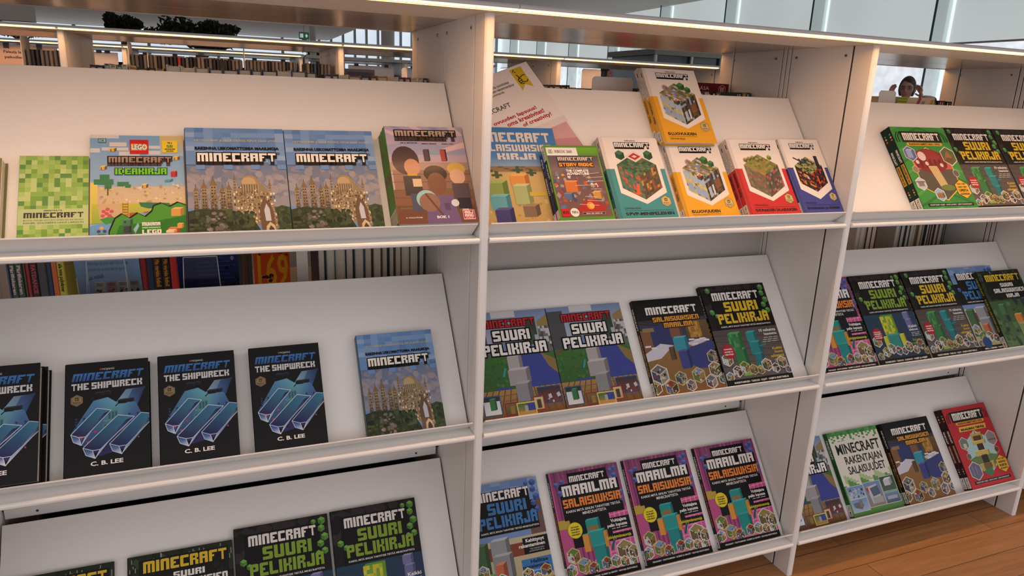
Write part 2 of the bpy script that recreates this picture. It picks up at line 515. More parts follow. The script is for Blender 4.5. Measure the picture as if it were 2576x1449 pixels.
    A.block('YLI', .825, .066, .875, .083, INK, chamfer=0); A.block('50', .815, .094, .88, .122, (70, 130, 50), chamfer=0)
    A.block('BRUSKAA', .795, .130, .905, .143, INK, chamfer=0); A.block('IDEAA!', .81, .15, .89, .163, INK, chamfer=0)
    A.block('MINECRAFT', .19, .215, .86, .27, (176, 146, 130), out=INK, oe=.012, drop=(80, 62, 56), dd=.035, chamfer=0, col2=(150, 122, 108))
    A.block('IDEAKIRJA', .26, .325, .805, .385, (118, 206, 54), out=(26, 60, 24), oe=.008, chamfer=0)
    return A

def castle_scene(A):
    r = random.Random(4)
    A.rect(0, .33, 1, .75, (104, 124, 156), (150, 146, 154))
    A.scatter(0, .37, 1, .68, 150, .02, .06, [(138, 138, 152), (124, 130, 150), (148, 144, 152), (114, 124, 148), (158, 152, 156)], 9)
    def tower(x, y0, y1, w, c, c2, cap):
        A.rect(x - w, y0, x + w, y1, c, c2)
        A.poly([(x - w * 1.15, y0), (x, y0 - cap), (x + w * 1.15, y0)], (132, 104, 74))
        A.rect(x - .003, y0 - cap - .015, x + .003, y0 - cap + .01, (96, 78, 60))
        for q in range(int((y1 - y0) / .028)):
            yy = y0 + .008 + q * .028
            A.rect(x - w * .6, yy, x - w * .15, yy + .014, (70, 54, 44), new=(q == 0)); A.rect(x + w * .15, yy, x + w * .6, yy + .014, (70, 54, 44), new=False)
    cr = (162, 144, 114); cd = (92, 76, 60)
    for x, y0, w, cap in ((.08, .6, .022, .05), (.16, .575, .03, .07), (.25, .55, .034, .08), (.34, .6, .03, .05), (.4, .59, .028, .06)):
        tower(x, y0, .8, w, cr if x > .2 else (170, 146, 116), cd, cap)
    tower(.46, .5, .8, .014, cr, cd, .05); tower(.81, .56, .84, .016, cr, cd, .05)
    A.rect(.44, .6, .82, .84, cr, (160, 132, 100))
    A.poly([(.46, .62), (.52, .52), (.68, .5), (.76, .56), (.84, .72), (.88, .95), (.62, .9), (.44, .72)], (148, 128, 98))
    A.disc(.61, .52, .085, (168, 136, 84)); A.disc(.6, .525, .07, (188, 164, 122)); A.rect(.52, .535, .7, .6, (164, 146, 114))
    for q in range(7):
        A.rect(.525 + q * .025, .54, .535 + q * .025, .62, (106, 84, 64), new=(q == 0))
    for j in range(9):
        for i in range(13):
            if r.random() < .62:
                x, y = .44 + i * .033 + r.random() * .01, .62 + j * .032
                if y < .62 + (i * .033) * .9 + .1 or i > 4:
                    A.rect(x, y, x + .016, y + .02, r.choice([(92, 70, 52), (226, 208, 170), (116, 92, 66), (236, 222, 190), (74, 58, 46)]), new=(i == 0))
    for _ in range(260):
        x = r.uniform(.44, .86); y = r.uniform(.55, .93)
        if y > .56 + max(0, (x - .7)) * 1.1 and y < .84 + (x - .5) * .35:
            w = r.uniform(.006, .014); A.rect(x, y, x + w, y + w * r.uniform(.5, 1.4), r.choice([(214, 196, 158), (96, 78, 58), (186, 166, 128), (70, 56, 44), (226, 210, 176), (124, 102, 76)]))
    for _ in range(120):
        x = r.uniform(.05, .44); y = r.uniform(.58, .78); w = r.uniform(.005, .011); A.rect(x, y, x + w, y + w, r.choice([(180, 162, 128), (84, 68, 52), (120, 100, 76)]))
    A.poly([(.7, .98), (.69, .78), (.735, .66), (.8, .72), (.83, .8), (.84, .98)], (110, 84, 62))
    A.poly([(.745, .88), (.735, .78), (.76, .72), (.79, .77), (.8, .88)], (196, 198, 206)); 
    A.poly([(.74, 1), (.745, .93), (.785, .89), (.83, .92), (.85, 1)], (206, 186, 150)); A.poly([(.765, 1), (.77, .95), (.79, .92), (.82, .95), (.83, 1)], (84, 66, 52))
    A.poly([(0, .78), (.12, .76), (.3, .77), (.5, .8), (.62, .86), (.68, .95), (.7, 1), (0, 1)], (50, 60, 40))
    A.scatter(.02, .79, .62, .99, 170, .012, .034, [(46, 58, 38), (62, 74, 48), (34, 42, 30), (76, 86, 58), (54, 66, 44)], 7)
    A.scatter(.16, .8, .36, .99, 24, .012, .03, [(128, 116, 112), (106, 98, 96), (146, 132, 126)], 5)
    A.poly([(.85, .76), (.92, .74), (1, .76), (1, 1), (.88, 1)], (60, 76, 50)); A.scatter(.87, .77, 1, 1, 30, .015, .04, [(62, 78, 50), (80, 94, 60), (48, 60, 42)], 7)

def art_castle(a):
    A = Art(a)
    A.rect(0, 0, 1, 1, (110, 146, 194))
    A.grid(0, 0, 1, .40, 11, 9, noisy([(104, 142, 192), (116, 152, 200), (96, 132, 184), (128, 162, 204), (148, 176, 210), (110, 148, 196), (100, 138, 190)], 8))
    castle_scene(A)
    A.grid(0, .31, 1, .40, 11, 2, lambda i, j: None if (i * 7 + j * 5) % 3 else (112, 148, 196))
    A.text('KIRSTEN KEARNEY JA YAZUR STROVOZ, ESIPUHE JULIAN GOUGH', .09, .115, .93, .134, (226, 210, 128), .005)
    A.text('RAKENNA USKOMATTOMIA MAAILMOJA', .09, .185, .94, .212, INK, .05)
    A.block('MINECRAFT', .11, .245, .90, .325, (246, 240, 228), out=INK, oe=.012, drop=INK, dd=.03, chamfer=0)
    A.text('®', .915, .235, .945, .258, INK, .03)
    return A

def art_comic(a):
    A = Art(a)
    A.rect(0, 0, 1, 1, (176, 166, 190), (206, 170, 150))
    for i in range(6):
        A.poly([(-.2 + i * .25, 0), (-.1 + i * .25, 0), (.2 + i * .2, .09), (.1 + i * .2, .1)], (150, 152, 186) if i % 2 else (214, 190, 200))
    A.poly([(0, .2), (.3, .16), (1, .24), (1, .3), (0, .3)], (160, 160, 186)); A.poly([(.68, .24), (1, .16), (1, .22), (.7, .28)], (222, 188, 190))
    A.rect(0, .38, 1, .48, (170, 140, 124)); A.rect(.02, .46, 1, .7, (150, 112, 92)); A.rect(0, .66, 1, .84, (136, 96, 74)); A.rect(0, .82, 1, 1, (122, 78, 62))
    for j in range(6): A.rect(0, .5 + j * .08, 1, .505 + j * .08, (112, 78, 62), new=(j == 0))
    for x, y in ((.05, .84), (.78, .86), (.62, .65), (.35, .95), (.86, .66)): A.rect(x, y, x + .16, y + .014, (108, 116, 60))
    # rounded stand-in rock shapes in the colours of the picture
    A.ngon(.2, .36, .17, 18, (72, 52, 56), sy=1.2); A.ngon(.27, .43, .1, 16, (196, 140, 110), sy=1.2); A.rect(.14, .52, .36, .72, (70, 62, 64)); A.rect(.2, .7, .38, .88, (84, 88, 104))
    A.rect(.25, .55, .36, .63, (220, 190, 150)); A.rect(.2, .49, .32, .52, (206, 160, 70))
    A.ngon(.55, .5, .15, 18, (60, 46, 42), sy=.8); A.ngon(.55, .6, .12, 18, (130, 88, 66), sy=1.3); A.poly([(.38, .72), (.72, .72), (.78, 1), (.36, 1)], (118, 96, 132)); A.rect(.44, .8, .51, .87, (96, 78, 110)); A.rect(.6, .8, .67, .87, (96, 78, 110))
    A.ngon(.83, .45, .12, 16, (212, 176, 92), sy=.8); A.ngon(.83, .53, .1, 16, (222, 178, 150), sy=1.1); A.rect(.74, .6, .96, .76, (92, 80, 84)); A.rect(.78, .75, .95, .86, (58, 54, 58)); A.rect(.82, .86, .9, .92, (216, 170, 146))
    A.ngon(.39, .76, .13, 20, (160, 200, 194)); A.ngon(.42, .79, .13, 20, (150, 112, 92)); A.line(.38, .7, .56, .92, .025, (112, 76, 54)); A.disc(.74, .8, .05, (220, 220, 226))
    for x in (.44, .66): A.prism(x, .25, .06, .12, .02, (84, 66, 82) if x < .5 else (176, 72, 70), (60, 46, 60), (110, 80, 70))
    A.poly([(.53, .27), (.56, .25), (.6, .29), (.57, .3)], (130, 180, 176))
    A.block('MINECRAFT', .12, .045, .9, .105, (196, 172, 152), out=INK, oe=.014, drop=(74, 62, 58), dd=.06, chamfer=0, col2=(170, 146, 128))
    A.text('SFÉ R. MONSTER', .17, .168, .39, .183, INK, .02); A.text('SARAH GRALEY', .44, .176, .64, .19, INK, .02); A.text('JOHN J. HILL', .7, .178, .86, .191, INK, .02)
    A.text('BOK 1', .48, .925, .63, .95, WHITE, .04); A.text('B. WAHLSTRÖMS', .1, .93, .3, .945, WHITE, .01)
    A.rect(.815, .875, .965, .968, (240, 236, 230)); A.rect(.82, .88, .96, .962, (196, 40, 52)); A.block('MOJ', .835, .886, .945, .912, WHITE, chamfer=.6); A.block('ANG', .835, .917, .945, .943, WHITE, chamfer=.6); A.text('STUDIOS', .84, .948, .94, .957, WHITE, .02)
    return A

def art_bluebook(a):
    A = Art(a)
    A.rect(0, 0, 1, .3, (70, 128, 186), (84, 140, 196)); A.rect(0, .3, 1, .45, (84, 140, 196), (160, 180, 200))
    A.rect(0, .41, 1, .48, (150, 124, 88), (176, 148, 104))
    A.grid(0, .40, 1, .45, 16, 3, lambda i, j: (146, 120, 86) if (i * 5 + j * 3) % 4 else (116, 98, 74))
    A.rect(0, .46, 1, 1, (206, 178, 116), (188, 158, 98)); A.scatter(0, .72, 1, 1, 60, .01, .03, [(196, 166, 104), (216, 190, 130), (176, 146, 88)])
    for x, y in ((.1, .41), (.2, .45), (.45, .4), (.6, .43)): A.rect(x, y, x + .04, y + .07, (64, 92, 66)); A.rect(x - .04, y + .03, x + .08, y + .05, (64, 92, 66))
    # plain block piles where the picture had figures
    A.prism(.08, .57, .18, .13, .06, (138, 160, 84), (100, 120, 60), (164, 184, 104)); A.prism(.09, .7, .18, .13, .05, (96, 164, 172), (66, 124, 136), (120, 184, 190)); A.prism(.12, .83, .16, .14, .05, (66, 62, 116), (46, 44, 90), (90, 86, 140))
    A.prism(.36, .5, .17, .1, .05, (222, 150, 76), (180, 112, 52), (236, 176, 104)); A.prism(.37, .6, .16, .18, .05, (170, 180, 120), (128, 140, 90), (196, 204, 146)); A.prism(.44, .8, .14, .1, .05, (130, 106, 84), (98, 80, 66), (160, 132, 104))
    A.prism(.8, .52, .16, .2, .05, (168, 100, 70), (120, 72, 52), (110, 84, 60)); A.prism(.82, .7, .18, .12, .05, (80, 140, 156), (58, 104, 120), (104, 164, 176)); A.rect(.55, .66, .75, .7, (206, 180, 70))
    w = (228, 220, 208)
    A.block('MINECRAFT', .05, .055, .93, .155, w); A.block('SALAISUUKSIEN', .05, .18, .93, .25, w); A.block('KIRJA', .27, .27, .72, .335, w)
    return A

def art_case(a):
    A = Art(a)
    A.rect(0, 0, 1, 1, (92, 150, 50)); A.rect(.03, .03, .6, .14, (238, 236, 228)); A.rect(.6, .03, .985, .14, (116, 176, 60), (84, 146, 44)); 
    A.rect(.03, .14, .97, .965, (92, 82, 96), (130, 92, 84))
    r = random.Random(5); k = [(196, 90, 60), (120, 104, 130), (170, 150, 150), (206, 150, 80), (84, 80, 120), (150, 70, 64), (98, 122, 150), (226, 210, 200)]
    A.scatter(.05, .36, .95, .86, 90, .015, .05, k)
    A.prism(.22, .5, .22, .14, .04, (206, 116, 60), (150, 80, 44), (226, 150, 90)); A.prism(.16, .66, .14, .08, .04, (90, 110, 146), (66, 80, 112), (120, 140, 170)); A.prism(.7, .64, .14, .09, .04, (206, 150, 84), (150, 104, 60), (226, 180, 120))
    A.poly([(.3, .9), (.5, .76), (.7, .74), (.9, .84), (.8, .92)], (176, 56, 50)); A.disc(.6, .82, .07, (230, 140, 60)); A.disc(.62, .825, .045, (240, 190, 90))
    for i in range(9): A.line(.4 + r.random() * .3, .4 + i * .05, .7 + r.random() * .28, .38 + i * .055, .008, (214, 204, 200))
    A.disc(.1, .085, .038, (120, 118, 110)); A.disc(.1, .085, .033, (232, 230, 222)); A.line(.078, .065, .122, .105, .012, (96, 150, 70)); A.line(.122, .065, .078, .105, .012, (96, 150, 70))
    A.text('XBOX 360', .17, .068, .5, .105, (110, 106, 100), .0)
    A.block('MINECRAFT', .2, .165, .86, .215, (214, 196, 186), out=INK, oe=.01, chamfer=0); A.block('STORY MODE', .2, .245, .84, .292, (232, 160, 70), out=(70, 40, 30), oe=.012)
    A.text('A Telltale Games Series', .32, .305, .72, .322, (230, 214, 200)); A.text('THE COMPLETE', .3, .335, .72, .368, WHITE, .05, out=INK); A.text('ADVENTURE', .3, .375, .72, .408, WHITE, .05, out=INK)
    A.rect(.05, .855, .19, .955, (206, 44, 44)); A.text('K12', .07, .885, .17, .92, INK, .04); A.disc(.28, .905, .08, (238, 234, 226)); A.text('98N', .225, .885, .335, .92, INK, .01)
    A.rect(.42, .905, .84, .94, (206, 190, 180)); A.rect(.425, .909, .835, .936, (66, 54, 60)); A.dashes(.48, .915, .78, .93, (226, 214, 206))
    return A

def iso(A, cx, cy, r, kind):
    """isometric diorama filling a hexagon of radius r"""
    rr = random.Random(len(kind))
    P = {'yellow': ((150, 128, 84), (206, 188, 112), (72, 66, 60)), 'teal': ((72, 110, 84), (88, 116, 96), (92, 82, 66)), 'red': ((140, 134, 70), (118, 106, 86), (96, 86, 74)), 'blue': ((150, 150, 92), (58, 40, 46), (44, 32, 38))}[kind]
    h = lambda k, q=1.0: (cx + q * r * math.cos(PI / 2 - k * PI / 3), cy - q * r / A.a * math.sin(PI / 2 - k * PI / 3))
    H = [h(i) for i in range(6)]; c = (cx, cy)
    A.poly([H[5], H[0], H[1], c], P[0]); A.poly([H[4], H[5], c, H[3]], P[1]); A.poly([H[1], H[2], H[3], c], P[2])
    def on(face, u, v):   # face coordinates
        o, p, q = {'t': (H[5], H[0], c), 'l': (H[5], c, H[4]), 'r': (c, H[1], H[3])}[face]
        return (o[0] + u * (p[0] - o[0]) + v * (q[0] - o[0]), o[1] + u * (p[1] - o[1]) + v * (q[1] - o[1]))
    def cell(f, u, v, w, h_, col, new=False): A.poly([on(f, u, v), on(f, u + w, v), on(f, u + w, v + h_), on(f, u, v + h_)], col, new)
    pal = {'yellow': ([(176, 180, 186), (120, 146, 186), (150, 112, 74), (90, 110, 70), (196, 196, 196), (176, 160, 74)], [(206, 190, 110), (150, 176, 206), (110, 110, 104), (222, 206, 140)], [(60, 56, 54), (120, 92, 66), (150, 172, 206), (84, 78, 72)]),
           'teal': ([(64, 104, 76), (100, 130, 74), (54, 88, 66), (120, 104, 80)], [(86, 120, 100), (70, 96, 80), (120, 112, 100), (206, 92, 60)], [(96, 84, 66), (120, 98, 70), (196, 150, 70), (80, 72, 60), (160, 86, 66)]),
           'red': ([(142, 148, 76), (176, 146, 70), (112, 122, 66), (160, 132, 84)], [(120, 112, 92), (140, 126, 104), (160, 96, 84), (106, 100, 84)], [(104, 92, 78), (150, 140, 128), (186, 90, 78), (84, 76, 66)]),
           'blue': ([(166, 164, 100), (120, 124, 80), (60, 62, 50), (180, 176, 116)], [(60, 40, 46), (90, 54, 54), (46, 34, 42), (190, 90, 50), (206, 160, 70)], [(44, 32, 40), (70, 44, 52), (190, 70, 44), (110, 60, 52)])}[kind]
    for f, pl, n in (('t', pal[0], 9), ('l', pal[1], 9), ('r', pal[2], 9)):
        A.layer()
        for i in range(n):
            for j in range(n):
                if rr.random() < .75: cell(f, i / n, j / n, .92 / n, .92 / n, rr.choice(pl))
    if kind == 'yellow':
        for i in range(3): cell('l', .06 + i * .32, .55, .26, .38, (150, 174, 206), True); cell('l', .06 + i * .32, .1, .26, .3, (170, 190, 214))
        cell('r', .1, .45, .16, .45, (170, 190, 216), True); cell('r', .34, .45, .1, .45, (214, 214, 214)); cell('r', .55, .35, .32, .4, (132, 92, 60))
        A.cube(cx + .1 * r / .35, cy - r / A.a * .86, r * .2, (86, 140, 84), (58, 106, 64), (48, 90, 56))
        A.cube(cx + .2 * r / .35, cy - r / A.a * .7, r * .16, (86, 140, 84), (58, 106, 64), (48, 90, 56))
        A.cube(cx - .18 * r / .35, cy - r / A.a * .78, r * .15, (190, 194, 200), (150, 154, 160), (120, 124, 130)); A.disc(cx - .18 * r / .35, cy - r / A.a * .82, r * .06, (206, 90, 60))
        A.cube(cx - .05 * r / .35, cy - r / A.a * .1, r * .17, (226, 220, 210), (90, 90, 90), (60, 60, 60)); A.disc(cx - .05 * r / .35, cy - r / A.a * .16, r * .06, (214, 92, 66))
    if kind == 'teal':
        for dx in (-.62, .62): A.cube(cx + dx * r, cy - r / A.a * .92, r * .22, (70, 120, 84), (46, 88, 62), (40, 76, 56))
        A.poly([(cx, cy - r / A.a * 1.12), (cx + .42 * r, cy - r / A.a * .86), (cx, cy - r / A.a * .6), (cx - .42 * r, cy - r / A.a * .86)], (226, 214, 206))
        A.poly([(cx, cy - r / A.a * 1.02), (cx + .28 * r, cy - r / A.a * .86), (cx, cy - r / A.a * .7), (cx - .28 * r, cy - r / A.a * .86)], (196, 54, 52)); A.poly([(cx, cy - r / A.a * .92), (cx + .12 * r, cy - r / A.a * .86), (cx, cy - r / A.a * .8), (cx - .12 * r, cy - r / A.a * .86)], (226, 214, 206))
        A.poly([(cx - .34 * r, cy + .75 * r / A.a), (cx - .22 * r, cy + .3 * r / A.a), (cx - .1 * r, cy + .34 * r / A.a), (cx - .2 * r, cy + .8 * r / A.a)], (226, 100, 66))
    if kind == 'red':
        A.cube(cx + .55 * r, cy - r / A.a * .84, r * .13, (150, 176, 70), (110, 132, 60), (96, 116, 52))
        for q in range(5): A.cube(cx - (.7 - q * .2) * r, cy - r / A.a * (.72 + .05 * (q % 3)), r * .12, (170, 160, 84), (116, 118, 66), (98, 98, 58))
    if kind == 'blue':
        A.rect(cx + .52 * r, cy - r / A.a * 1.05, cx + .74 * r, cy - r / A.a * .3, (44, 42, 58)); A.line(cx - .8 * r, cy - r / A.a * .95, cx - .2 * r, cy - r / A.a * .62, .03, (40, 44, 44)); A.scatter(cx - .5 * r, cy - r / A.a * .85, cx + .3 * r, cy - r / A.a * .6, 14, .02, .05, [(60, 62, 66), (84, 86, 84), (40, 42, 46)])
        A.rect(cx + .3 * r, cy + .1 * r / A.a, cx + .38 * r, cy + .55 * r / A.a, (226, 96, 50)); A.poly([(cx - .35 * r, cy + .0), (cx - .2 * r, cy + .05), (cx - .18 * r, cy + .3 * r / A.a), (cx - .33 * r, cy + .25 * r / A.a)], (206, 196, 190))

OPAS = {'teal': ((72, 148, 152), 'PVP-MINIPELEIHIN'), 'yellow': ((236, 172, 50), 'LUOVUUDEN'), 'red': ((206, 56, 58), 'PUNAKIVEN SALAISUUKSIIN'), 'blue': ((72, 78, 148), 'HORNAAN JA ÄÄREEN')}
def art_opas(kind):
    def f(a):
        A = Art(a); col, title = OPAS[kind]
        A.rect(0, 0, 1, 1, (236, 228, 220)); A.rect(0, .39, 1, 1, col)
        A.poly([(.14, .2), (.92, .2), (.92, .68), (.53, .815), (.14, .68)], (238, 230, 222))
        A.rect(0, 0, .05, 1, (220, 212, 204), new=True); A.rect(0, .39, .05, 1, tuple(int(v * .9) for v in col)); A.rect(.052, 0, .058, 1, (206, 198, 190)); A.rect(.052, .39, .058, 1, tuple(int(v * .8) for v in col))
        iso(A, .53, .48, .39, kind)
        mark_square(A, .44, .038, .011, INK, WHITE); A.text('MOJANG', .46, .031, .62, .046, INK, .02)
        A.block('MINECRAFT', .24, .065, .84, .12, WHITE, out=INK, oe=.010, drop=INK, dd=.022, chamfer=0)
        hex_badge(A, .86, .785, .095)
        ink = (44, 36, 34)
        if kind == 'yellow':
            A.rect(.13, .868, .175, .902, ink); A.line(.14, .895, .165, .875, .008, col)
            A.text(title, .19, .866, .65, .902, ink, .035); A.rect(.13, .92, .65, .923, ink); A.text('OPASKIRJA', .14, .94, .42, .962, ink)
        else:
            A.text('OPASKIRJA', .13, .852, .4, .874, ink); A.rect(.13, .89, .94, .893, ink)
            A.rect(.13, .912, .17, .944, ink); A.line(.138, .937, .162, .918, .008, col)
            A.text(title, .185, .91, .94 if kind != 'blue' else .93, .945, ink, .035)
        return A
    return f

def art_guide(kind):
    def f(a):
        A = Art(a)
        base, dk = ((62, 146, 66), (48, 122, 56)) if kind == 'green' else ((190, 52, 58), (170, 42, 50))
        A.rect(0, 0, 1, 1, base)
        if kind == 'green':
            for i in range(9): A.poly([(0, .02 + i * .13), (.5, -.14 + i * .13), (1, .02 + i * .13), (1, .05 + i * .13), (.5, -.11 + i * .13), (0, .05 + i * .13)], dk if i % 2 else (80, 160, 80))
        for q in range(4): A.poly([(.08 + q * .02, .06), (.9 - q * .02, .06), (.97 - q * .02, .12), (.97 - q * .02, .19), (.03 + q * .02, .19), (.03 + q * .02, .12)], (30, 40, 36) if q % 2 == 0 else base)
        A.rect(.13, .055, .87, .19, (30, 38, 36))
        A.block('MINECRAFT', .17, .075, .84, .165, (240, 232, 222), chamfer=.8)
        A.poly([(.2, .195), (.84, .195), (.84, .222), (.8, .232), (.22, .232), (.18, .215)], (232, 176, 64)); A.text('RAKENNUSMESTARIN OPAS', .23, .2, .8, .224, INK, .04)
        def frame(cx, cy, r, fill, rim=(240, 232, 220)): A.hexa(cx, cy, r, rim); A.hexa(cx, cy, r * .92, fill)
        rr = A.rng
        if kind == 'green':
            A.hexa(.5, .57, .4, (232, 196, 70)); A.hexa(.5, .57, .385, (90, 84, 76)); A.poly([(.17, .44), (.5, .34), (.83, .44), (.83, .52), (.17, .52)], (206, 92, 92))
            A.ngon(.48, .42, .3, 20, (136, 44, 50), sy=.62); A.ngon(.48, .36, .2, 18, (150, 54, 58), sy=.5)
            for q in range(7): A.rect(.2 + q * .085, .4, .24 + q * .085, .5, (112, 34, 42), new=(q == 0))
            A.disc(.36, .36, .07, (224, 206, 200)); A.disc(.24, .43, .03, (224, 206, 200)); A.disc(.66, .47, .03, (224, 206, 200)); A.disc(.4, .45, .03, (224, 206, 200))
            A.poly([(.4, .48), (.56, .48), (.62, .72), (.48, .74)], (214, 190, 138))
            for q in range(4): A.line(.43 + q * .035, .49, .5 + q * .033, .72, .008, (176, 150, 100))
            A.ngon(.6, .74, .13, 14, (112, 132, 66), sy=.35)
            frame(.17, .33, .12, (96, 116, 176)); A.prism(.11, .29, .1, .09, .03, (150, 166, 206), (90, 104, 150), (180, 190, 220)); frame(.86, .36, .15, (96, 104, 66)); A.poly([(.76, .4), (.86, .29), (.94, .4)], (150, 112, 70)); A.rect(.79, .38, .93, .43, (112, 86, 60))
            frame(.15, .52, .06, (150, 130, 100)); frame(.86, .57, .06, (96, 100, 100)); frame(.14, .69, .1, (190, 196, 210)); A.rect(.09, .67, .19, .72, (140, 130, 112)); A.rect(.06, .66, .22, .675, (120, 108, 92)); frame(.4, .82, .1, (150, 190, 214)); A.prism(.34, .81, .1, .05, .03, (150, 112, 78), (112, 84, 60), (176, 134, 92))
        else:
            A.poly([(.22, .255), (.84, .255), (.82, .315), (.2, .315)], (232, 190, 84)); A.text('MAAILMAN YMPÄRI', .25, .268, .79, .304, INK, .05)
            A.hexa(.52, .6, .36, (170, 206, 206)); A.poly([(.2, .66), (.52, .6), (.84, .66), (.84, .72), (.52, .84), (.2, .72)], (110, 134, 80)); A.poly([(.38, .72), (.62, .72), (.6, .86), (.52, .9), (.4, .84)], (74, 130, 90))
            for x, y, w, h, c in ((.4, .36, .24, .1, (196, 168, 90)), (.44, .4, .16, .05, (90, 70, 50)), (.38, .46, .28, .04, (206, 180, 100)), (.46, .5, .12, .1, (70, 56, 50)), (.36, .58, .3, .06, (206, 184, 104)), (.46, .64, .12, .1, (66, 54, 50)), (.36, .74, .08, .08, (190, 166, 92)), (.6, .73, .08, .08, (190, 166, 92)), (.44, .74, .16, .06, (120, 100, 70))): A.prism(x, y, w, h, .02, c, tuple(int(v * .7) for v in c), tuple(min(255, int(v * 1.15)) for v in c))
            A.line(.52, .33, .52, .37, .012, (90, 70, 50))
            frame(.2, .46, .11, (120, 132, 120)); A.rect(.17, .46, .24, .52, (206, 200, 180)); frame(.84, .45, .13, (150, 140, 140)); A.rect(.74, .46, .93, .48, (120, 110, 110)); frame(.2, .62, .055, (110, 106, 96)); frame(.86, .6, .055, (110, 70, 60)); frame(.22, .8, .15, (110, 110, 140)); A.line(.17, .74, .17, .85, .01, (190, 150, 130)); A.line(.24, .74, .24, .85, .01, (190, 150, 130))
        A.hexa(.86, .76 if kind == 'green' else .78, .145, INK); A.hexa(.86, .76 if kind == 'green' else .78, .138, (232, 180, 66))
        y = .69 if kind == 'green' else .71
        T = [('TARKAT OHJEET:', .016), ('NÄIN TEET', .022), ('UPEITA', .03), ('RAKENNELMIA', .022)] if kind == 'green' else [('TARKAT OHJEET:', .016), ('RAKENNUS-', .026), ('PROJEKTEJA', .026), ('ERI MAISTA', .018)]
        for t, h in T: A.text(t, .775, y, .945, y + h, (60, 40, 20), .05); y += h + .016
        A.rect(.1, .92, .93, .955, (30, 38, 36)); A.text('VAIHEITTAISET OHJEET · VINKIT JA IDEAT · UPEAT RAKENNELMAT', .13, .93, .9, .945, (232, 226, 216), .02)
        return A
    return f

def photo_cubes(A, seed, spots, edge=(206, 186, 120)):
    r = random.Random(seed)
    pl = [((150, 132, 84), (110, 90, 60), (84, 74, 56)), ((96, 124, 66), (190, 200, 206), (120, 98, 60)), ((140, 60, 50), (84, 96, 140), (66, 60, 56)), ((120, 146, 176), (96, 116, 66), (150, 124, 70)), ((80, 66, 60), (196, 186, 170), (60, 50, 48)), ((176, 150, 96), (70, 90, 60), (134, 84, 60)), ((110, 110, 110), (70, 76, 96), (150, 140, 128))]
    for x, y, s in spots:
        t, l, q = r.choice(pl)
        A.cube(x, y, s, t, l, q, edge if r.random() < .5 else (226, 220, 210), .0045)
        for _ in range(12): A.ngon(x + r.uniform(-.62, .62) * s, y + r.uniform(-.6, .7) * s / A.a, s * r.uniform(.06, .2), 4, r.choice([(206, 190, 150), (60, 50, 44), (150, 60, 50), (90, 120, 70), (206, 206, 206)]), r.random(), new=(_ == 0))

def side_cubes(A, col, spots):
    for x, y, s in spots: A.cube(x, y, s, tuple(min(255, int(v * 1.25)) for v in col), tuple(int(v * .85) for v in col), col)

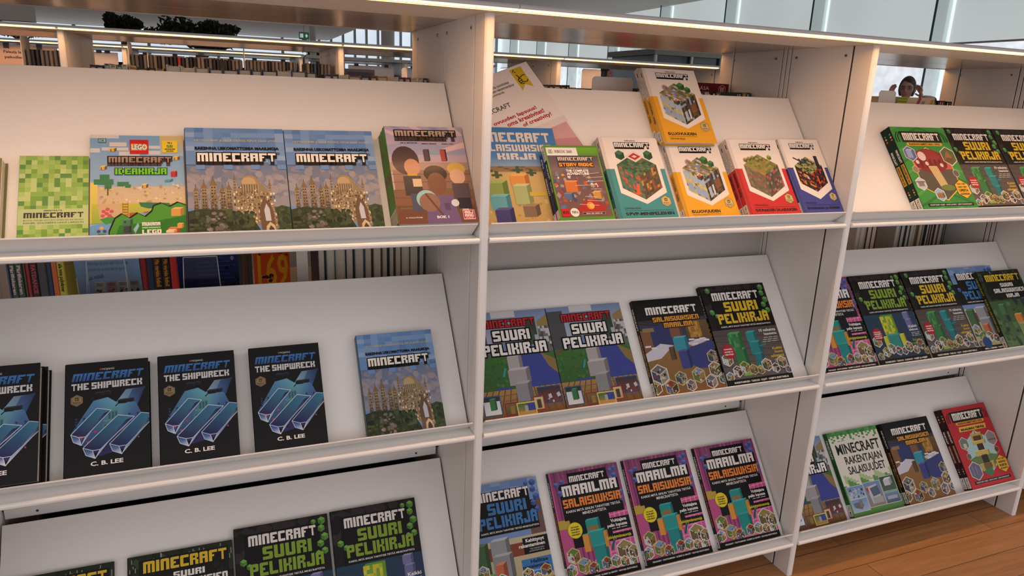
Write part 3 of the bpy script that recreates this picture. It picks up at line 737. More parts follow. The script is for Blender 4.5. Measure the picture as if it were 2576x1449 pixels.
SPOTS = [(.1, .74, .085), (.2, .86, .075), (.07, .9, .06), (.32, .83, .08), (.44, .86, .07), (.55, .87, .06), (.66, .83, .085), (.78, .87, .065), (.9, .82, .08), (.97, .9, .05)]
SUURI = {'yellow': ((222, 186, 48), (84, 138, 76)), 'green': ((134, 164, 58), (92, 142, 60)), 'blue': ((68, 122, 180), (66, 92, 152))}
def art_suuri(kind):
    def f(a):
        A = Art(a); acc, cc = SUURI[kind]
        A.rect(0, 0, 1, 1, (30, 26, 28) if kind != 'blue' else (120, 146, 190))
        if kind == 'blue':
            A.grid(0, 0, 1, .12, 8, 4, noisy([(120, 150, 196), (140, 166, 206), (110, 140, 190)], 2)); A.rect(.8, .2, 1, .55, (112, 84, 80)); A.rect(0, .5, 1, 1, (196, 184, 150), (176, 160, 120)); A.rect(.1, .07, .86, .42, (16, 15, 16)); A.rect(0, .2, .93, .45, (16, 15, 16)); A.rect(.2, .55, 1, .66, (134, 66, 50))
        else:
            A.scatter(0, 0, 1, .2, 30, .05, .12, [(40, 35, 37), (28, 25, 27), (50, 44, 46)], 6)
            A.rect(0, .45, 1, 1, (84, 76, 74) if kind == 'yellow' else (40, 66, 88), (104, 96, 90) if kind == 'yellow' else (52, 56, 70))
            for q in range(8): A.line(0, .5 + q * .06, 1, .55 + q * .07, .008, (70, 64, 62) if kind == 'yellow' else (36, 56, 78))
            A.rect(.1, .06, .9, .45, (16, 15, 16))
        # plain stacked blocks instead of the figures
        if kind == 'yellow':
            A.prism(.2, .5, .16, .16, .05, (66, 136, 78), (44, 100, 58), (92, 160, 96)); A.prism(.24, .66, .13, .2, .05, (58, 122, 72), (40, 92, 54), (84, 150, 92)); A.grid(.2, .5, .36, .66, 5, 5, noisy([(58, 126, 70), (80, 150, 90), (48, 110, 62)], 4)); A.prism(.28, .86, .12, .05, .06, (130, 176, 84), (84, 130, 60), (170, 206, 120))
            A.prism(.48, .5, .12, .09, .04, (44, 140, 140), (30, 104, 108), (70, 166, 160)); A.prism(.49, .6, .14, .12, .04, (40, 130, 132), (28, 96, 100), (64, 156, 152)); A.prism(.52, .72, .1, .14, .04, (38, 120, 126), (26, 90, 96), (60, 146, 146)); A.line(.64, .64, .74, .63, .02, (50, 130, 130))
        elif kind == 'green':
            A.prism(.3, .48, .22, .2, .04, (206, 200, 56), (110, 150, 50), (90, 150, 60)); A.grid(.3, .48, .52, .68, 6, 6, noisy([(204, 196, 52), (170, 186, 58), (120, 166, 60), (214, 206, 70)], 6)); A.prism(.3, .69, .24, .16, .04, (52, 140, 128), (36, 104, 98), (80, 160, 146)); A.prism(.24, .7, .07, .14, .02, (206, 200, 56), (150, 150, 44), (220, 214, 90)); A.prism(.56, .69, .08, .14, .02, (206, 200, 56), (150, 150, 44), (220, 214, 90))
            A.rect(.68, .5, 1, .68, (44, 62, 96)); A.prism(.76, .46, .1, .07, .03, (120, 120, 166), (90, 90, 130), (150, 150, 190)); A.prism(.77, .54, .1, .1, .03, (110, 112, 156), (84, 84, 120), (140, 140, 180))
        else:
            A.prism(.02, .52, .14, .3, .05, (74, 104, 70), (54, 80, 54), (96, 126, 86)); A.prism(.1, .78, .12, .07, .05, (84, 130, 70), (60, 98, 54), (120, 160, 90))
            A.prism(.24, .5, .2, .13, .05, (150, 152, 156), (110, 112, 116), (190, 190, 194)); A.prism(.24, .63, .22, .2, .05, (140, 142, 146), (100, 102, 106), (176, 176, 180)); A.prism(.26, .7, .1, .16, .05, (196, 104, 70), (150, 76, 52), (216, 140, 100))
        if kind == 'blue':
            A.rect(.66, .52, 1, .66, INK); A.text('Kehittynyt', .7, .53, .95, .56, WHITE, .03); A.text('rakentaminen', .6, .57, .95, .60, WHITE, .03); A.text('Opi käyttämään', .74, .612, .93, .625, (200, 196, 190)); A.text('punakivipiirejä ja', .73, .63, .93, .643, (200, 196, 190))
            A.rect(.6, .7, 1, .84, (60, 116, 176)); A.text('Hallitse', .72, .71, .95, .74, INK, .03); A.text('taisteleminen', .6, .75, .95, .78, INK, .03); A.text('Opi käyttämään lähi- ja', .66, .795, .95, .808, WHITE)
        elif kind == 'yellow':
            A.text('10 vaikeinta', .7, .475, .96, .503, WHITE, .02); A.text('haastetta', .76, .515, .96, .54, WHITE, .02)
            for q in range(3): A.dashes(.74 - q * .02, .56 + q * .02, .96, .57 + q * .02, (190, 186, 180))
            A.text('Kaikki', .82, .665, .97, .69, acc, .02); A.text('biomit', .84, .7, .97, .725, acc, .02); A.text('selitettynä', .76, .737, .97, .765, acc, .02)
            for q in range(2): A.dashes(.8, .785 + q * .018, .97, .795 + q * .018, (190, 186, 180))
        else:
            A.text('Kaikki', .8, .6, .96, .627, WHITE, .02); A.text('olennot', .78, .637, .96, .663, WHITE, .02)
            for q in range(3): A.dashes(.8, .68 + q * .017, .97, .69 + q * .017, (190, 186, 180))
            A.text('Rakenna', .78, .75, .97, .775, acc, .02); A.text('nopeammin', .76, .785, .97, .81, acc, .02)
        photo_cubes(A, 3 if kind == 'yellow' else 9, SPOTS)
        A.rect(0, .935, 1, 1, (13, 12, 14)); A.text({'yellow': 'RAKENTAMINEN · TAIKUUS · OLJOT · OHJEITA EDISTYNEILLE', 'green': 'KONEROINTI · TAIKUUS · OLENNOT · OHJEET JA VIHJEET', 'blue': 'RAKENTAMINEN · TAISTELEMINEN · VINKIT · OHJEET'}[kind], .1, .955, .93, .972, WHITE, .03)
        bc = (176, 36, 44) if kind != 'blue' else (40, 74, 120)
        A.disc(.15 if kind != 'blue' else .2, .665 if kind != 'blue' else .9, .092, bc)
        if kind != 'blue':
            for q, t in enumerate(['VINKKEJÄ,', 'NIKSEJÄ JA', 'NEUVOJA'] if kind == 'yellow' else ['TÄYNNÄ', 'GURUJEN', 'NIKSEJÄ JA', 'VINKKEJÄ!']): A.text(t, .085, .632 + q * (.026 if kind == 'yellow' else .021), .215, .646 + q * (.026 if kind == 'yellow' else .021), WHITE, .04)
        side_cubes(A, cc, [(.08, .27, .04), (.14, .31, .034), (.1, .05, .04) if kind == 'yellow' else (.84, .05, .03), (.93, .05, .045), (.92, .11, .042), (.95, .18, .045), (.9, .23, .042), (.94, .29, .04), (.87, .3, .03)])
        A.block('MINECRAFT', .14, .075, .86, .155, (238, 232, 226))
        A.block('SUURI', .28, .175, .80, .275, acc); A.block('PELIKIRJA', .14, .293, .92, .393, acc)
        A.text('KAIKKI, MITÄ SINUN TARVITSEE TIETÄÄ MINECRAFTISTA', .15, .412, .92, .43, (232, 228, 222), .02)
        return A
    return f

def art_lawn(a):
    A = Art(a)
    A.rect(0, 0, 1, .3, (120, 140, 176), (170, 180, 196)); A.rect(.3, 0, .6, .06, (206, 204, 206)); A.rect(0, .04, .2, .42, (78, 80, 82)); A.rect(.7, .1, .84, .25, (60, 74, 60)); A.rect(.64, .2, .8, .34, (66, 84, 66))
    A.poly([(.86, .12), (1, .06), (1, .5), (.84, .4)], (150, 128, 84)); A.grid(.86, .17, 1, .38, 5, 8, noisy([(190, 190, 190), (110, 112, 112), (80, 84, 84)], 4)); A.rect(.84, .38, 1, .5, (110, 106, 104))
    A.rect(0, .42, 1, .75, (66, 112, 54), (58, 96, 50)); A.scatter(0, .44, .5, .72, 60, .01, .025, [(60, 104, 50), (74, 122, 60), (54, 96, 46)])
    A.line(0, .46, .2, .4, .03, (110, 84, 54))
    A.poly([(.54, .42), (.82, .42), (.9, .56), (1, .64), (1, .74), (.5, .74)], (62, 72, 146)); A.poly([(.82, .42), (1, .5), (1, .64), (.9, .56)], (140, 116, 72))
    A.poly([(.22, .72), (.4, .72), (.38, .77), (.2, .77)], (62, 72, 146))
    A.rect(0, .74, 1, 1, (170, 132, 78), (112, 78, 50))
    for q in range(13): A.line(-.1 + q * .1, 1, .1 + q * .07, .74, .012, (100, 74, 46))
    for q in range(4): A.line(0, .8 + q * .05, 1, .77 + q * .05, .008, (120, 90, 56))
    A.prism(.4, .44, .14, .12, .04, (172, 168, 166), (130, 126, 124), (196, 192, 190)); A.prism(.38, .57, .22, .14, .05, (160, 156, 156), (120, 116, 116), (190, 186, 186)); A.prism(.44, .7, .15, .16, .05, (140, 138, 140), (104, 102, 106), (170, 168, 170)); A.line(.32, .62, .36, .54, .025, (64, 150, 146))
    def frame(x0, y0, x1, y1, rim, c, c2): A.rect(x0 - .012, y0 - .01, x1 + .012, y1 + .01, rim); A.rect(x0, y0, x1, y1, c, c2)
    frame(.03, .79, .22, .95, (60, 88, 130), (206, 206, 206), (226, 226, 226)); A.rect(.03, .79, .22, .83, (46, 60, 50)); A.prism(.1, .81, .06, .1, .02, (60, 120, 76), (44, 90, 58), (86, 146, 96))
    frame(.7, .76, .97, .9, (54, 76, 130), (66, 56, 58), (120, 70, 66)); A.scatter(.72, .83, .96, .9, 20, .01, .03, [(206, 196, 196), (130, 60, 60), (96, 60, 66)])
    frame(.28, .87, .42, .97, (150, 40, 44), (120, 104, 64), (90, 80, 54)); A.rect(.33, .89, .38, .96, (150, 120, 60)); frame(.63, .84, .74, .95, (150, 40, 44), (206, 190, 140), (190, 170, 120)); A.rect(.66, .86, .71, .94, (84, 62, 54))
    frame(.42, .88, .63, .98, (226, 206, 110), (66, 110, 60), (170, 140, 84)); A.rect(.53, .88, .63, .95, (62, 74, 146)); A.rect(.42, .95, .63, .98, (190, 150, 80)); A.rect(.5, .9, .54, .96, (170, 168, 168))
    A.block('MINECRAFT', .17, .08, .83, .155, (176, 44, 50), out=(60, 24, 28), oe=.008)
    A.block('SUURI', .28, .185, .74, .285, (240, 236, 230), out=INK, oe=.016); A.block('PELIKIRJA', .13, .315, .92, .42, (240, 236, 230), out=INK, oe=.016)
    return A

def art_secretworld(a):
    A = Art(a)
    A.rect(0, 0, 1, .22, (19, 18, 19), (30, 27, 26)); A.rect(0, .22, 1, .6, (62, 60, 66), (60, 66, 104)); A.rect(0, .5, 1, 1, (150, 112, 64), (128, 92, 56))
    for q in range(5): A.line(0, .22 + q * .03, .5, .27 + q * .03, .014, (50, 48, 54))
    A.rect(.02, .28, .52, .46, (56, 62, 108)); A.rect(.66, .26, 1, .48, (110, 84, 54), (90, 70, 48)); A.grid(.7, .27, .88, .44, 6, 6, noisy([(196, 150, 66), (176, 134, 60), (150, 112, 54)], 2)); A.rect(0, .32, .14, .56, (128, 92, 60)); A.rect(.04, .3, .2, .34, (150, 120, 80))
    A.poly([(0, .56), (.24, .47), (.42, .5), (.2, .62), (0, .64)], (208, 204, 214)); A.poly([(.6, .49), (.9, .45), (.96, .48), (.7, .53)], (200, 196, 208))
    A.poly([(.54, .55), (1, .49), (1, .78), (.7, .76), (.5, .66)], (60, 66, 124))
    for x, y in ((.66, .45), (.74, .46), (.82, .45), (.88, .47), (.7, .5), (.02, .48), (.1, .5)): A.rect(x, y, x + .08, y + .018, (226, 222, 226))
    A.prism(.42, .32, .14, .1, .04, (128, 88, 70), (96, 66, 54), (64, 48, 42)); A.prism(.43, .43, .17, .13, .04, (62, 146, 166), (44, 108, 126), (90, 170, 186)); A.prism(.46, .57, .12, .18, .04, (66, 72, 132), (46, 52, 100), (90, 96, 150)); A.prism(.34, .52, .06, .13, .02, (96, 74, 52), (70, 54, 40), (120, 94, 66))
    photo_cubes(A, 6, [(.12, .78, .13), (.02, .9, .09), (.24, .92, .1), (.4, .84, .09), (.52, .92, .075), (.66, .83, .1), (.82, .91, .09), (.94, .66, .09), (.92, .79, .1), (.99, .9, .06)])
    A.block('MINECRAFT', .15, .085, .9, .165, (238, 232, 226)); A.block('SALAISUUKSIEN', .22, .195, .9, .245, (226, 158, 62), out=INK, oe=.008); A.block('MAAILMA', .36, .26, .78, .312, (226, 158, 62), out=INK, oe=.008)
    return A

def art_secretbook(a):
    A = Art(a)
    A.rect(0, 0, 1, 1, (36, 42, 30), (56, 76, 50)); A.scatter(0, 0, 1, .5, 120, .02, .05, [(34, 40, 28), (48, 56, 40), (24, 28, 20), (62, 70, 52)])
    r = random.Random(3)
    for q in range(40):
        x = r.random(); y = r.random() * .12; A.rect(x, y, x + .008, y + .02 + r.random() * .03, (150, 156, 140), new=(q == 0))
    A.rect(.1, .04, .96, .38, (22, 24, 19)); A.scatter(.1, .04, .96, .38, 50, .02, .05, [(25, 28, 22), (32, 35, 28), (20, 21, 18)])
    A.rect(.0, .4, 1, 1, (66, 92, 60), (84, 112, 70)); A.scatter(0, .4, 1, 1, 80, .02, .06, [(72, 100, 64), (92, 122, 76), (58, 82, 54), (50, 60, 56)])
    A.prism(.44, .6, .15, .11, .04, (206, 132, 66), (160, 98, 50), (226, 160, 90)); A.prism(.45, .72, .16, .16, .04, (130, 150, 92), (96, 114, 70), (156, 174, 116)); A.prism(.75, .4, .16, .2, .04, (60, 62, 70), (44, 46, 54), (84, 86, 94)); A.prism(.16, .46, .12, .12, .04, (70, 120, 72), (50, 92, 54), (96, 146, 92)); A.rect(.5, .88, .56, .96, (206, 196, 196))
    A.block('MINECRAFT', .14, .055, .94, .145, (226, 190, 52), out=INK, oe=.006); A.block('SUURI', .42, .175, .72, .225, (236, 232, 224)); A.block('SALAISUUKSIEN', .22, .245, .94, .3, (236, 232, 224)); A.block('KIRJA', .46, .32, .76, .37, (236, 232, 224))
    return A

def art_pink(a):
    A = Art(a)
    A.rect(0, 0, 1, 1, (136, 70, 110), (176, 74, 128))
    r = random.Random(6)
    for q in range(16): A.rect(q / 16, 0, q / 16 + .02, 1, r.choice([(112, 56, 96), (156, 84, 128), (196, 96, 146)]), new=(q == 0))
    A.poly([(0, .48), (.14, .52), (.18, 1), (0, 1)], (186, 84, 134)); A.rect(0, .44, .16, .52, (186, 160, 66)); A.poly([(.6, .45), (1, .42), (1, .95), (.62, 1)], (200, 88, 140))
    for q in range(6): A.line(.66 + q * .07, .44, .62 + q * .08, .95, .012, (236, 150, 190)); A.line(.6, .48 + q * .08, 1, .46 + q * .08, .01, (236, 150, 190))
    A.poly([(.3, .9), (.5, .76), (.9, .92), (.5, 1)], (214, 120, 156))
    A.rect(.25, .03, .82, .2, (18, 16, 18)); A.rect(.1, .12, .96, .45, (18, 16, 18)); A.rect(.16, .4, .72, .7, (18, 16, 18)); A.rect(.62, .5, 1, .62, (18, 16, 18)); A.rect(.6, .64, 1, .7, (18, 16, 18))
    side_cubes(A, (84, 96, 156), [(.08, .12, .04), (.16, .1, .034), (.11, .2, .04), (.88, .07, .045), (.94, .05, .04), (.92, .12, .045), (.86, .14, .035), (.97, .28, .04), (.95, .34, .034)])
    # plain teal pillar of blocks
    A.prism(.37, .48, .17, .1, .03, (40, 146, 140), (28, 110, 106), (66, 170, 162)); A.rect(.39, .535, .53, .575, (150, 110, 66)); A.prism(.36, .59, .22, .13, .04, (44, 150, 146), (30, 112, 110), (72, 174, 166)); A.prism(.29, .6, .08, .15, .02, (214, 150, 66), (160, 108, 50), (66, 170, 162)); A.prism(.41, .72, .16, .2, .04, (36, 136, 134), (26, 100, 100), (60, 160, 156)); A.prism(.585, .6, .05, .14, .015, (206, 140, 60), (150, 100, 46), (66, 170, 162)); A.line(.66, .78, .74, .66, .03, (40, 90, 92))
    photo_cubes(A, 4, [(.12, .76, .1), (.24, .86, .1), (.06, .88, .08), (.36, .9, .08), (.55, .88, .08), (.68, .88, .08), (.84, .80, .13), (.96, .83, .09), (.8, .9, .07), (.92, .92, .06)])
    A.rect(0, .94, 1, 1, (13, 12, 14)); A.text('PERUSASIAT · CRAFTAAMINEN · ELÄIMET JA HIRVIÖT · NEUVOJA EDISTYNEILLE', .08, .957, .95, .973, WHITE, .03)
    A.disc(.21, .545, .1, (206, 190, 40)); A.disc(.21, .545, .093, (232, 210, 48))
    for q, t in enumerate(['TÄYNNÄ', 'GURUJEN', 'VINKKEJÄ JA', 'NIKSEJÄ!']): A.text(t, .15, .508 + q * .022, .27, .522 + q * .022, INK, .05)
    A.text('Voittajana', .72, .51, .95, .54, WHITE, .03); A.text('pelin lopussa', .66, .552, .95, .58, WHITE, .03); A.dashes(.72, .592, .94, .602, (196, 190, 186)); A.text('Selviytymisneuvoja', .62, .655, .97, .684, (232, 210, 48), .02)
    A.block('MINECRAFT', .27, .06, .78, .115, (238, 232, 226)); A.block('MAAILMA', .14, .14, .93, .235, (238, 232, 226), chamfer=.4); A.block('SALAISUUKSIA', .12, .262, .95, .34, (232, 138, 66), chamfer=.6)
    A.text('KAIKKI MITÄ SINUN TARVITSEE TIETÄÄ', .14, .358, .92, .384, (232, 228, 222), .02); A.text('MINECRAFTISTA', .36, .395, .7, .42, (232, 228, 222), .02)
    return A

def art_builder(a):
    A = Art(a)
    A.rect(0, 0, 1, 1, (226, 222, 206)); g = [(72, 142, 72), (60, 122, 64), (96, 160, 84), (84, 150, 78)]
    A.grid(0, 0, 1, .05, 20, 2, noisy(g, 1)); A.grid(0, .05, 1, .13, 24, 4, lambda i, j: g[(i + j) % 4] if (i * 7 + j * 11) % (j + 2) == 0 else None)
    A.grid(0, .52, 1, .62, 20, 5, lambda i, j: (176, 196, 146) if (i * 13 + 5) % 6 < j + 1 else None); A.grid(0, .58, 1, .68, 20, 5, lambda i, j: (98, 150, 86) if (i * 11 + 3) % 5 < j + 1 else None); A.rect(0, .66, 1, 1, (96, 150, 80))
    def ph(x0, y0, x1, y1, c, c2): A.rect(x0 - .008, y0 - .006, x1 + .008, y1 + .006, (206, 210, 206)); A.rect(x0, y0, x1, y1, c, c2)
    ph(.03, .66, .34, .8, (110, 146, 190), (160, 180, 206)); A.scatter(.06, .69, .32, .79, 26, .012, .03, [(44, 64, 90), (70, 96, 120), (190, 196, 200)])
    ph(.03, .81, .34, .95, (120, 152, 196), (166, 186, 210)); A.poly([(.06, .85), (.18, .84), (.26, .88), (.2, .93), (.08, .9)], (110, 112, 112)); A.rect(.18, .82, .24, .9, (130, 130, 128))
    ph(.36, .65, .68, .93, (110, 146, 190), (150, 130, 120)); A.poly([(.4, .7), (.6, .68), (.64, .9), (.44, .9)], (196, 196, 196)); A.poly([(.46, .72), (.62, .7), (.64, .8), (.48, .82)], (90, 104, 130)); A.poly([(.38, .72), (.43, .7), (.42, .78)], (190, 60, 50)); A.rect(.46, .83, .66, .9, (170, 168, 166))
    ph(.7, .62, .98, .79, (60, 84, 76), (90, 104, 90)); A.prism(.76, .66, .12, .07, .05, (196, 200, 206), (150, 156, 164), (220, 222, 226)); ph(.7, .81, .98, .93, (120, 146, 180), (84, 92, 112)); A.rect(.74, .85, .94, .89, (170, 176, 186))
    ink = (38, 38, 40)
    A.rect(.12, .105, .34, .13, (236, 232, 222)); A.dashes(.15, .112, .32, .124, (110, 106, 100))
    A.text('MINECRAFT', .08, .155, .95, .275, ink, .02); A.text('RAKENTAJAN', .18, .31, .92, .4, ink, .015); A.text('SALAISUUDET', .18, .43, .92, .52, ink, .015)
    return A

def art_ship(a):
    A = Art(a)
    A.rect(0, 0, 1, 1, (13, 12, 15))
    def beam(pts, c, c2): A.poly(pts, [c2 if i >= len(pts) // 2 else c for i in range(len(pts))])
    A.poly([(.72, .275), (.96, .27), (.78, .45), (.55, .43)], [(120, 146, 170), (60, 80, 110), (70, 110, 160), (150, 186, 204)]); A.poly([(.8, .28), (.96, .26), (.86, .42), (.7, .42)], [(60, 84, 130), (36, 50, 84), (50, 80, 130), (80, 120, 170)])
    A.poly([(.06, .63), (.33, .35), (.5, .33), (.6, .38), (.72, .37), (.84, .4), (.94, .56), (.6, .82), (.3, .8)], [(54, 92, 140), (86, 140, 176), (104, 164, 190), (110, 176, 196), (110, 170, 190), (80, 120, 166), (64, 76, 140), (50, 50, 100), (50, 56, 110)])
    A.rect(.5, .44, .62, .66, (84, 140, 144), (66, 112, 122)); A.rect(.48, .43, .66, .455, (100, 156, 158)); A.rect(.45, .53, .7, .55, (90, 146, 148)); A.rect(.43, .56, .72, .7, (78, 130, 136), (60, 90, 116))
    for q in range(5): A.rect(.46 + q * .05, .575, .485 + q * .05, .64, (54, 92, 110), new=(q == 0))
    for q in range(3): A.rect(.51 + q * .04, .465, .53 + q * .04, .525, (54, 96, 112), new=(q == 0))
    r = random.Random(2)
    for x in (.13, .22, .76, .86): 
        for q in range(9): A.ngon(x, .5 + q * .024, .018, 4, (36, 62, 104), new=(q == 0))
    for q in range(26): A.ngon(r.uniform(.1, .9), r.uniform(.6, .72), r.uniform(.012, .028), 5, (176, 66, 96), r.random(), new=(q == 0))
    A.poly([(.3, .72), (.62, .66), (.9, .62), (.94, .58), (.7, .8), (.4, .84)], (52, 46, 96)); A.rect(.42, .64, .46, .8, (34, 30, 62)); A.rect(.36, .68, .53, .695, (34, 30, 62)); A.rect(.7, .62, .74, .74, (34, 30, 62)); A.rect(.66, .65, .8, .662, (34, 30, 62))
    def crystal(x0, y0, x1, y1, w, lt=(214, 226, 240)):
        dx = w; 
        A.poly([(x0, y0), (x0 + dx, y0 + .028), (x1 + dx, y1 + .028), (x1, y1)], [(56, 120, 150), (74, 130, 160), (46, 44, 96), (34, 34, 84)])
        A.poly([(x0 + dx * .5, y0 + .05), (x0 + dx, y0 + .028), (x1 + dx, y1 + .028), (x1 + dx * .75, y1 + .095)], [(24, 32, 62), (34, 48, 92), (96, 120, 176), (226, 236, 246)])
        A.poly([(x1, y1), (x1 + dx * .55, y1 + .03), (x1 + dx * .72, y1 + .1), (x1 + dx * .18, y1 + .065)], [(44, 60, 110), (70, 96, 150), (232, 240, 248), (120, 150, 196)])
        for p, q in (((x0, y0), (x0 + dx, y0 + .028)), ((x0, y0), (x1, y1)), ((x0 + dx, y0 + .028), (x1 + dx, y1 + .028)), ((x1, y1), (x1 + dx * .55, y1 + .03)), ((x1 + dx * .55, y1 + .03), (x1 + dx, y1 + .028)), ((x1 + dx * .55, y1 + .03), (x1 + dx * .72, y1 + .1)), ((x1, y1), (x1 + dx * .18, y1 + .065)), ((x1 + dx * .18, y1 + .065), (x1 + dx * .72, y1 + .1)), ((x1 + dx, y1 + .028), (x1 + dx * .72, y1 + .1))):
            A.line(*p, *q, .008, lt)
    crystal(.37, .42, .07, .63, .17); crystal(.62, .5, .21, .755, .2); crystal(.9, .5, .52, .745, .2, (200, 214, 234))
    # two plain drifting crates of dark boxes
    for x, y in ((.34, .285), (.62, .37)):
        A.prism(x, y, .1, .03, .03, (20, 20, 26), (34, 36, 44), (52, 56, 66)); A.prism(x + .12, y - .006, .06, .03, .02, (24, 24, 30), (40, 42, 50), (60, 64, 74)); A.line(x, y + .03, x - .03, y + .05, .014, (40, 42, 50))
    hex_badge(A, .135, .335, .085, (150, 128, 92), (44, 38, 34))
    A.rect(.405, .062, .425, .078, (190, 60, 70)); A.text('MOJANG', .435, .062, .58, .079, (226, 222, 220), .0)
    A.block('MINECRAFT', .07, .095, .92, .165, (66, 124, 190), chamfer=0, slant=.35, col2=(50, 92, 150)); A.block('THE SHIPWRECK', .07, .185, .92, .245, (214, 212, 212), chamfer=0)
    A.text('C. B. LEE', .3, .88, .68, .915, (236, 232, 228), .03)
    return A

def art_sign(a):
    A = Art(a)
    A.rect(0, 0, 1, 1, (240, 232, 228))
    A.poly([(.72, .018), (.89, .018), (.885, .178), (.80, .143), (.72, .178)], (222, 186, 52))
    ln = lambda *p: [A.line(*p[i], *p[i + 1], .01, INK, new=(i == 0)) for i in range(len(p) - 1)]
    ln((0.765, 0.061), (0.785, 0.083), (0.8, 0.087), (0.84, 0.078), (0.875, 0.081)); ln((0.75, 0.100), (0.79, 0.091), (0.8, 0.121), (0.845, 0.130), (0.875, 0.117)); ln((0.755, 0.113), (0.795, 0.107)); ln((0.76, 0.126), (0.8, 0.119)); ln((0.765, 0.061), (0.78, 0.074), (0.775, 0.091), (0.75, 0.100), (0.755, 0.126), (0.775, 0.134), (0.81, 0.134))
    for x, y in ((0.755, 0.035), (0.775, 0.044), (0.77, 0.027)): A.disc(x, y, .008, INK)
    A.text('nta suosittelee', .385, .08, .62, .099, INK, .015); A.text('alen rekommenderar', .345, .106, .668, .125, INK, .015); A.text('commends', .31, .131, .49, .148, INK, .015)
    A.text('ECRAFT', .165, .216, .462, .247, (44, 66, 44), .01)
    red = (190, 40, 50)
    A.text('ovuuden lapsuus!', .12, .298, .735, .323, red, .03); A.text('oms kreativitet!', .265, .333, .80, .363, red, .03); A.text('of creativity!', .44, .374, .858, .401, red, .03)
    A.rect(0, .43, 1, .476, (228, 220, 216)); A.rect(0, .476, .97, .95, (216, 166, 170), (226, 190, 160)); A.poly([(.4, .5), (.97, .6), (.97, .72), (.5, .66)], (200, 146, 152)); A.rect(0, .68, .97, .95, (214, 176, 150)); A.scatter(.1, .66, .9, .9, 40, .01, .04, [(170, 110, 80), (130, 90, 60), (190, 140, 90)])
    return A

def art_returns(a):
    A = Art(a); A.rect(0, 0, 1, 1, (236, 206, 190)); A.text('Palauta lehdet', .127, .058, .56, .086, INK, .02); A.text('paikoilleen, kiitos', .135, .112, .70, .139, INK, .02); return A

def art_easy(a):
    A = Art(a); A.rect(0, 0, 1, 1, (130, 30, 44)); A.text('LÄTT ATT LÄSA', .06, .1, .67, .27, (236, 220, 214)); A.rect(0, .36, .82, .375, (206, 170, 166)); A.rect(.96, .36, 1, .375, (206, 170, 166))
    A.ngon(.89, .24, .062, 24, (226, 206, 200)); A.ngon(.89, .24, .056, 24, (130, 30, 44)); A.rect(.858, .14, .886, .33, (206, 170, 166)); A.rect(.894, .14, .922, .33, (206, 170, 166)); return A

def art_blue_back(a):
    A = Art(a); A.rect(0, 0, 1, 1, (150, 184, 224), (160, 190, 226))
    for q, t in enumerate(['på kaninerna, musen och katterna – det är', 'alltid något att prata med. Och en dag', 'kommer det en hund med ett djur till …']): A.text(t, .2, .195 + q * .04, .82, .218 + q * .04, (40, 44, 54))
    A.text('Läs också', .16, .325, .42, .352, (36, 36, 42), .02, rot=.2)
    for j in range(2):
        for i in range(4 if j == 0 else 3):
            x = .26 + i * .18 + j * .14; y = .375 + j * .135
            A.rect(x, y, x + .155, y + .12, [(206, 206, 200), (190, 150, 140), (196, 194, 186), (160, 164, 170)][(i + j) % 4]); A.text('TEDDY', x + .015, y + .01, x + .14, y + .03, (90, 70, 66), .03); A.scatter(x + .02, y + .05, x + .13, y + .105, 8, .012, .03, [(70, 66, 66), (96, 90, 88), (50, 48, 50)], 7)
    return A

def art_navy_back(a):
    A = Art(a); A.rect(0, 0, 1, 1, (44, 52, 104), (40, 46, 80))
    for q in range(11): A.rect(.3, .24 + q * .03, .75 + .1 * ((q * 7) % 3), .247 + q * .03, (66, 76, 116), new=(q == 0))
    A.scatter(.78, .3, 1, 1, 50, .02, .06, [(30, 44, 54), (50, 66, 70), (24, 32, 44)]); A.scatter(.1, .6, .6, 1, 24, .03, .08, [(46, 50, 60), (36, 36, 50), (84, 62, 54)], 8); A.ngon(.9, .25, .03, 20, (196, 200, 206)); A.ngon(.9, .25, .024, 20, (34, 40, 70)); A.rect(.893, .235, .903, .265, (196, 200, 206))
    return A

def art_orange(a):
    A = Art(a); A.rect(0, 0, 1, 1, (222, 96, 48))
    A.text('169', .1, .1, .95, .72, (236, 180, 44), .02); A.scatter(.05, .02, .95, .14, 12, .02, .035, [(96, 50, 34), (196, 120, 60)], 7); A.scatter(.2, .5, .6, .62, 8, .03, .06, [(60, 44, 44), (206, 160, 130)], 8); A.text('väkinsä', .16, .78, .6, .83, (236, 190, 80), .02); A.dashes(.2, .89, .84, .915, (96, 44, 30), .02)
    return A

def art_art_box(a):
    A = Art(a); A.rect(0, 0, 1, 1, (222, 198, 168)); A.poly([(0, 0), (.3, 0), (.15, 1), (0, 1)], (176, 184, 70))
    for i in range(9):
        for j in range(6):
            A.ngon(.015 + i * .028, .1 + j * .16, .012, 6, (84, 92, 50), new=(i + j == 0))
    A.poly([(.56, 0), (.64, 0), (.52, 1), (.44, 1)], (176, 76, 84)); A.poly([(.66, .2), (.74, .2), (.66, 1), (.56, 1)], (150, 150, 110)); A.poly([(.9, .1), (.98, .1), (.9, 1), (.82, 1)], (206, 152, 60)); A.dashes(.18, .84, .5, .97, INK, .05)
    return A

